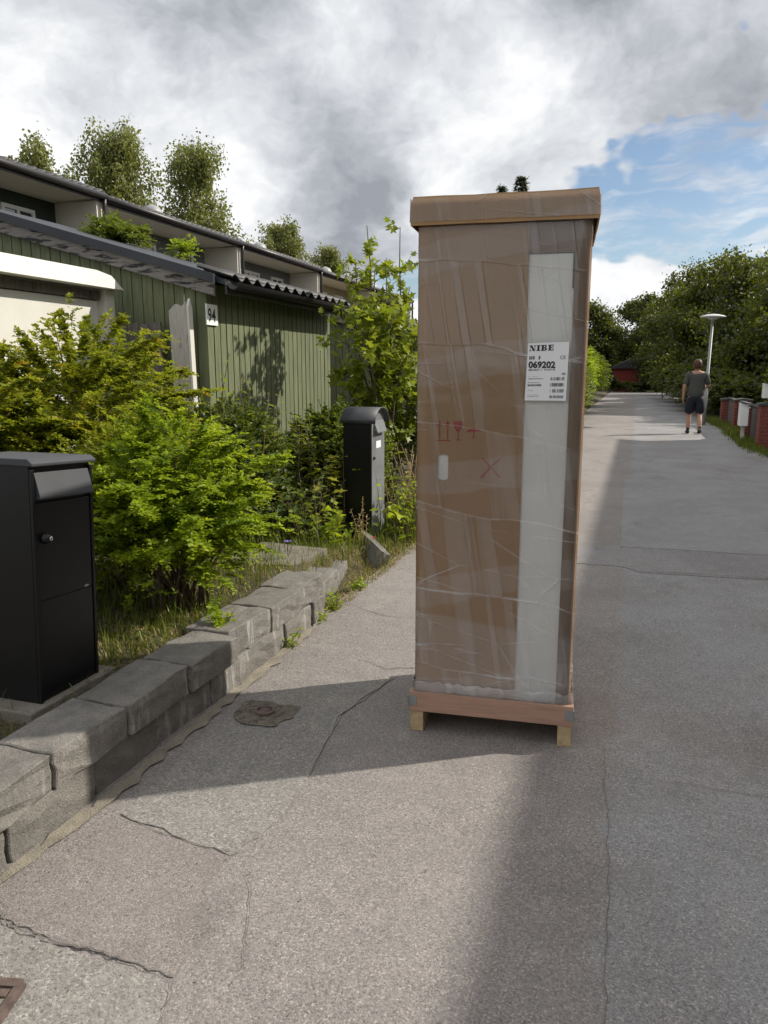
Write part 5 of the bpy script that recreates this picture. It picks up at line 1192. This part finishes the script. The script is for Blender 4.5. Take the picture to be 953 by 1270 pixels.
def big_leaves():
    t = empty('butterbur', (-2.0, 6.0, 0.03)); rng = np.random.default_rng(4); st = []
    spots = [(0.10, 0.05, 0.26, 0.16), (0.03, 0.20, 0.20, 0.13), (-0.32, -0.28, 0.22, 0.14), (-0.38, -0.20, 0.30, 0.13), (0.12, 0.35, 0.18, 0.14), (-0.28, -0.42, 0.14, 0.12)]
    for x, y, z, s in spots:
        v = [(0, 0, 0)]; f = []; n = 14
        for k in range(n):
            a = 2 * math.pi * k / n; r = s * (0.5 + 0.5 * abs(math.sin(a / 2)) ** 0.6) * rng.uniform(0.9, 1.05) * 0.62; v.append((r * math.cos(a), r * math.sin(a), 0.12 * r + 0.02 * math.sin(3 * a)))
        for k in range(n): f.append((0, 1 + k, 1 + (k + 1) % n))
        o = mesh('leaf', v, f, M['leaf_bright'], t, True); o.location = (x, y, z); o.rotation_euler = (rng.normal(0.25, 0.25), rng.normal(0.3, 0.2), rng.uniform(0, 6.28))
        at = o.data.attributes.new('tint', 'FLOAT', 'POINT'); at.data.foreach_set('value', [float(rng.uniform(0.75, 1.0))] * len(v))
        MB().tube([(x * 0.8, y * 0.8, -0.03), (x * 0.95, y * 0.95, z * 0.6), (x, y, z)], 0.004, 5).build('stalk', M['stem'], t)
    tag(t, 'large pale round leaves around the arched mailbox', 'plant')
big_leaves()
def flower(name, c, col, label):
    M[name] = surf(name + '_petal', col, 0.15, 20, 0.6, 0); t = empty(name, c)
    MB().tube([(0, 0, -0.12), (0, 0, 0.0)], 0.003, 5).build('stalk', M['stem'], t)
    for k in range(6):
        a = k * 1.047; o = mesh('petal', [(0, 0, 0), (0.018 * math.cos(a - .4), 0.018 * math.sin(a - .4), 0.014), (0.034 * math.cos(a), 0.034 * math.sin(a), 0.012), (0.018 * math.cos(a + .4), 0.018 * math.sin(a + .4), 0.014)], [(0, 1, 2, 3)], M[name], t)
    tag(t, label, 'flower')
flower('red_flower', tuple(PZ(463, 668, 0.13)), (0.42, 0.03, 0.06), 'small red flower at the foot of the arched mailbox')
flower('violet_flower', tuple(PZ(357, 673, 0.33)), (0.22, 0.14, 0.55), 'small violet flower above the pale stone slab')
# grass and weeds on the bed and in the joints
grass_patch('bed_grass', [(-2.6, 3.0, 0.45, 0.9, 4200, 0.10), (-2.5, 4.6, 0.25, 0.4, 900, 0.06), (-2.25, 5.4, 0.18, 0.4, 700, 0.08), (-3.0, 5.2, 0.6, 0.9, 3000, 0.18), (-2.0, 6.8, 0.12, 0.6, 900, 0.14), (-1.95, 8.5, 0.18, 1.4, 3000, 0.22), (-2.2, 2.9, 0.12, 0.35, 900, 0.06), (-1.95, 12.0, 0.15, 2.5, 2500, 0.25), (-2.6, 19.0, 0.7, 4.0, 6000, 0.25)], M['leaf_mid'], 'short grass and weeds growing over the flower bed')
grass_patch('dry_litter', [(-2.25, 2.9, 0.15, 0.35, 900, 0.05), (-1.92, 5.2, 0.14, 0.25, 1500, 0.05), (-1.83, 5.9, 0.10, 0.4, 900, 0.07), (-2.3, 4.4, 0.3, 0.4, 900, 0.05), (-1.76, 4.35, 0.05, 0.3, 500, 0.04)], M['leaf_dry'], 'dry grass litter along the path edge and bed', seed=9, lean=1.4)
def tuft(c, h, label, seed, n=9, leaf=0.045, mat='leaf_bright'):
    shoots('joint_weed', c, n, h, (0.03, 0.035), leaf, 0.55, 8, M[mat], label, seed=seed, lean=0.35, group='weeds in the wall joints')
tuft((-1.735, 3.60, 0.0), 0.12, 'small weed at the wall foot furthest from the thin end', 31, 10); tuft((-1.755, 4.02, 0.0), 0.11, 'small weed at the wall foot before the last full block', 32, 9); tuft((-1.76, 4.28, 0.0), 0.16, 'small weed at the very end of the two course wall', 33, 12); tuft((-1.77, 4.75, 0.0), 0.13, 'small weed beside the single low blocks past the wall end', 34, 14)
tuft((-1.86, 3.12, 0.262), 0.10, 'low lime green weed growing on top of the block wall', 35, 14, 0.04)
# creeper behind the shed verge
shrub('roof_creeper', (-6.0, 9.4, 2.0), tuple(PD(147, 292, 11.0)), (0.40, 0.5, 0.24), 200, 0.30, 14, 0.07, 0.6, M['leaf_mid'], 'leafy climber showing over the shed roof before the houses', up=0.4, n_stem=10, zmin=0.0)
c_ = PD(228, 312, 10.5); shrub('roof_creeper', (c_.x, c_.y, 2.2), (c_.x, c_.y, c_.z), (0.18, 0.2, 0.22), 46, 0.25, 10, 0.06, 0.6, M['leaf_bright'], 'small tuft of leaves over the shed roof end', up=0.5, n_stem=6, zmin=-0.3)

# hedges and undergrowth further along
lh = [(-2.35, 27.5, 1.75), (-2.5, 30.5, 2.15), (-2.4, 34.0, 2.3), (-2.2, 38.5, 2.2), (-2.3, 24.5, 1.3)]
for i, (x, y, h) in enumerate(lh):
    shrub('hedge_bush', (x, y, 0.0), (x, y, h * 0.52), (0.85, 1.7, h * 0.52), 1000, 0.5, 14, 0.15, 0.65, M['leaf_bright' if i in (1, 2) else 'leaf_mid'], ['leafy bush of the left hedge half hidden by the package', 'sunlit lime bush of the left hedge', 'tall sunlit bush in the middle of the left hedge', 'bush at the far end of the left hedge', 'low bush at the near end of the left hedge'][i], group='hedge left of the path', n_stem=8)
for i, (x, y, h) in enumerate([(-2.5, 13.5, 1.3), (-2.4, 16.2, 1.5), (-2.5, 19.0, 1.4), (-2.4, 21.8, 1.4)]):
    shrub('hedge_bush', (x, y, 0.0), (x, y, h * 0.52), (0.75, 1.5, h * 0.54), 800, 0.4, 14, 0.10, 0.65, M['leaf_mid'], ['leafy bush in front of the plain green shed', 'leafy bush of the left hedge just past the plain green shed', 'leafy bush before the last green shed', 'leafy bush past the last green shed'][i], group='hedge left of the path', n_stem=8)
shed(16.6, 19.45, -0.2, 'green plank shed standing last in the row')
rh = [(3.0, 25.6, 1.15), (2.75, 28.2, 1.5), (2.4, 31.5, 1.6), (2.2, 35.0, 1.7), (2.0, 39.5, 1.7), (1.9, 44.5, 1.9), (4.4, 24.0, 1.9), (4.9, 21.5, 2.2)]
rl = ['dark bush right behind the street lamp', 'dark bush second behind the street lamp', 'dark bush midway along the right hedge', 'dark bush of the right hedge past its middle', 'dark bush of the right hedge close to the white sign', 'dark bush at the far end of the right hedge', 'taller bush behind the slat fence end', 'taller bush behind the brick pillars']
for i, (x, y, h) in enumerate(rh):
    shrub('hedge_bush', (x, y, 0.0), (x, y, h * 0.52), (1.0, 1.7, h * 0.52), 900, 0.45, 14, 0.15, 0.65, M['leaf_forest' if i < 6 else 'leaf_mid'], rl[i], group='hedge right of the path', n_stem=8)
for i, (x, y, h) in enumerate([(-2.6, 59.0, 1.3), (-0.6, 59.2, 0.6), (1.4, 59.0, 1.2), (-4.5, 60, 2.2), (3.2, 58.0, 2.4)]):
    shrub('hedge_bush', (x, y, 0.0), (x, y, h * 0.52), (1.4, 0.9, h * 0.55), 420, 0.5, 12, 0.20, 0.65, M['leaf_forest'], ['low dark bush left before the red hut', 'lowest dark bush right before the red hut door', 'low dark bush right before the red hut', 'taller dark bush left of the path end', 'taller dark bush right of the path end'][i], group='bushes at the end of the path', n_stem=6)
grass_patch('verge_weeds', [(2.22, 17.2, 0.09, 0.9, 1500, 0.17), (2.25, 19.6, 0.09, 0.6, 900, 0.22), (2.3, 21.8, 0.08, 0.6, 700, 0.2), (2.2, 24.0, 0.1, 0.8, 900, 0.2)], M['leaf_mid'], 'weeds at the foot of the pillars and slat fences', seed=17, width=0.016)

# trees on the right and at the end of the path
def broad(name, x, y, H, w, label, mat, seed, nclus=700, nleaf=42, leaf=0.165, grp='trees right of the path', bark='bark', low=0.16, hang=0.1):
    rng = np.random.default_rng(seed); bl = []
    for k in range(16):
        u = k / 15; z = H * (low + (0.95 - low) * u) - H * 0.05; env = w * (0.35 + 0.75 * math.sin(math.pi * min(1, 0.12 + u * 0.90))); a = rng.uniform(0, 6.28); q = rng.uniform(0.2, 0.85) * env
        r = w * rng.uniform(0.30, 0.55) * (1.1 - 0.45 * u)
        bl.append(((q * math.cos(a), q * math.sin(a), z), (r, r, r * rng.uniform(0.6, 1.0))))
    return tree(name, (x, y, 0), H, bl, nclus, nleaf, leaf, 0.55, mat, label, bark, 0.05 + 0.016 * H, grp, seed, hang)
F_ = M['leaf_forest']; G_ = M['leaf_olive']
broad('broadleaf_tree', 5.6, 27.5, 5.0, 2.0, 'dense dark tree behind the street lamp', F_, 41)
broad('broadleaf_tree', 6.6, 33.5, 8.0, 2.4, 'tallest pointed tree above the street lamp', M['leaf_maple'] if False else G_, 42)
broad('broadleaf_tree', 10.2, 31.0, 7.2, 2.4, 'dark tree rising behind the brick pillars', F_, 43)
broad('broadleaf_tree', 8.4, 26.0, 6.0, 2.0, 'dark low crowned tree behind the slat fence', F_, 44)
broad('broadleaf_tree', 4.2, 37.0, 6.7, 2.2, 'brownish green tree left of the tallest tree', F_, 45)
broad('broadleaf_tree', 3.6, 43.5, 7.5, 2.3, 'olive tree overhanging the right hedge', G_, 46)
broad('broadleaf_tree', 3.4, 51.0, 8.0, 2.6, 'dark tree beside the distant lamp', F_, 47)
broad('broadleaf_tree', 8.0, 42.0, 8.2, 2.8, 'broad dark tree behind the tallest one', F_, 48)
broad('broadleaf_tree', 2.6, 60.0, 8.6, 3.0, 'dark tree right of the red hut', F_, 49, leaf=0.22)
broad('broadleaf_tree', 0.0, 80.0, 9.2, 3.6, 'dark tree standing behind the red hut', F_, 50, leaf=0.26)
broad('broadleaf_tree', -4.2, 66.0, 7.2, 3.0, 'dark tree left of the red hut', F_, 51, leaf=0.22)
broad('broadleaf_tree', -7.5, 58.0, 7.0, 3.0, 'rounded dark tree left of the path end', F_, 52, leaf=0.22)
broad('broadleaf_tree', 13.5, 36.0, 9.0, 3.0, 'far dark tree at the right behind the pillars', F_, 53)
broad('broadleaf_tree', 7.0, 52.0, 8.4, 3.0, 'tall dark tree deep in the right hand wood', F_, 54, leaf=0.22)
broad('broadleaf_tree', -2.9, 66.0, 5.4, 2.0, 'small dark tree close to the left of the red hut', F_, 55, leaf=0.2)
broad('broadleaf_tree', 2.2, 68.0, 8.2, 2.6, 'olive tree close to the right of the red hut', G_, 56, leaf=0.2)
broad('broadleaf_tree', 5.0, 31.0, 5.0, 1.9, 'low olive tree over the right hedge by the street lamp', G_, 57)
# spruces whose tips stand over the package
def spruce(px, py, dist, H, label, seed):
    tp = PD(px, py, dist); rng = np.random.default_rng(seed); t = empty('spruce_tree', (tp.x, tp.y, 0)); H = tp.z; P = []; LD = []
    for k in range(46):
        u = k / 46; z = H * (0.08 + 0.90 * u); r = (1 - u) ** 0.9 * H * 0.17 + 0.10
        for j in range(9):
            a = rng.uniform(0, 6.28); m = 26; q = rng.random(m); x = np.cos(a) * r * q; y = np.sin(a) * r * q; zz = z - 0.35 * r * q + rng.normal(0, 0.07, m)
            P.append(np.stack([x + rng.normal(0, .08, m), y + rng.normal(0, .08, m), zz], 1)); LD.append(np.tile([np.cos(a), np.sin(a), -0.3], (m, 1)) + rng.normal(0, .5, (m, 3)))
    P = np.concatenate(P); LD = np.concatenate(LD); n = len(P)
    leaf_mesh('crown', P, LD, rng.normal(0, .4, (n, 3)) + np.array([0, 0, 1.]), 0.24 * rng.uniform(.6, 1.3, n), 0.07, rng.random(n), M['leaf_spruce'], t)
    MB().tube([(0, 0, -0.1), (0, 0, H * 0.5), (0, 0, H * 0.965)], [0.2, 0.11, 0.012], 8).build('trunk', M['bark'], t, True)
    tag(t, label, 'tree', 'spruces beyond the package')
spruce(647, 210, 52, 13, 'taller spruce whose tip shows over the package lid', 61); spruce(623, 222, 55, 13, 'lower spruce whose tip shows over the package lid', 62)
# birches behind the terrace
def birch(px, py, dist, w, hgt, label, seed, nclus=210, hang=0.9):
    tp = PD(px, py, dist); rng = np.random.default_rng(seed); H = tp.z; t = empty('birch_tree', (tp.x, tp.y, 0)); bend = rng.normal(0, 0.25, 2)
    tr = [np.array([bend[0] * math.sin(3 * u), bend[1] * math.sin(2.4 * u), H * 0.97 * u - 0.1]) for u in np.linspace(0, 1, 9)]
    paths = [[tuple(q) for q in tr]]; rr_ = [[0.16 * (1 - 0.93 * u) + 0.008 for u in np.linspace(0, 1, 9)]]; C_ = []; lo_ = 1 - hgt / H
    for k in range(nclus // 9):
        u = lo_ + (0.99 - lo_) * rng.random() ** 0.8; f_ = u * 8; i0 = min(7, int(f_)); s0 = tr[i0] * (1 - f_ + i0) + tr[i0 + 1] * (f_ - i0)
        a = rng.uniform(0, 6.28); rel = (u - lo_) / (1 - lo_); ln = w * (1.15 - 0.85 * rel ** 1.3) * rng.uniform(0.55, 1.25); rise = rng.uniform(0.5, 1.1) * (1.0 if rel < 0.8 else 1.6)
        e = s0 + np.array([math.cos(a) * ln, math.sin(a) * ln, ln * rise * 0.8]); e[2] = min(e[2], H + rng.normal(0, 0.15)); m_ = (s0 + e) / 2 + np.array([0, 0, 0.10 * ln])
        paths.append([tuple(s0), tuple(m_), tuple(e)]); rr_.append([0.035 * (1.1 - u), 0.02 * (1.1 - u), 0.004])
        for q in rng.uniform(0.25, 1.05, 15): C_.append(s0 * (1 - q) + e * q + np.array([0, 0, 0.10 * ln * 4 * q * (1 - q)]) + rng.normal(0, 0.17, 3))
    C_ = np.array(C_); n = len(C_); m = 26; L_ = (0.35 + hang) * rng.uniform(0.4, 1.1, n)
    off = np.concatenate([rng.normal(0, 0.12, (n, m, 2)), -(rng.random((n, m, 1)) ** 0.8) * L_[:, None, None]], 2); off[:, :, 2:] += 0.12 * rng.normal(size=(n, m, 1))
    P = (C_[:, None, :] + off).reshape(-1, 3); N_ = n * m; LD = rng.normal(size=(N_, 3)); LD[:, 2] -= 0.9; Ls = 0.13 * rng.uniform(0.6, 1.3, N_)
    tn = np.repeat(rng.normal(0.5, 0.15, n), m) + rng.normal(0, 0.14, N_)
    leaf_mesh('crown', P, LD, rng.normal(size=(N_, 3)) + np.array([0.4, 0, 0.5]), Ls, Ls * 0.72, np.clip(tn, 0, 1), M['leaf_birch'], t)
    tubes_np(paths, rr_, 6).build('trunk', M['birch_bark'], t, True); tag(t, label, 'tree', 'birches behind the terrace')
birch(45, 158, 32, 1.5, 5.2, 'slender birch showing furthest along the dark green house roof', 71, 260); birch(143, 148, 33, 2.3, 8.0, 'broad birch standing between two others behind the terrace', 72, 620); birch(240, 168, 35, 2.3, 8.0, 'tall drooping birch behind the blue grey houses', 73, 620)
birch(350, 277, 48, 1.7, 4.0, 'rounded tree over the middle of the terrace roof', 74, 300, 0.2); birch(408, 308, 56, 1.8, 4.0, 'small rounded tree over the far end of the terrace roof', 75, 280, 0.2)
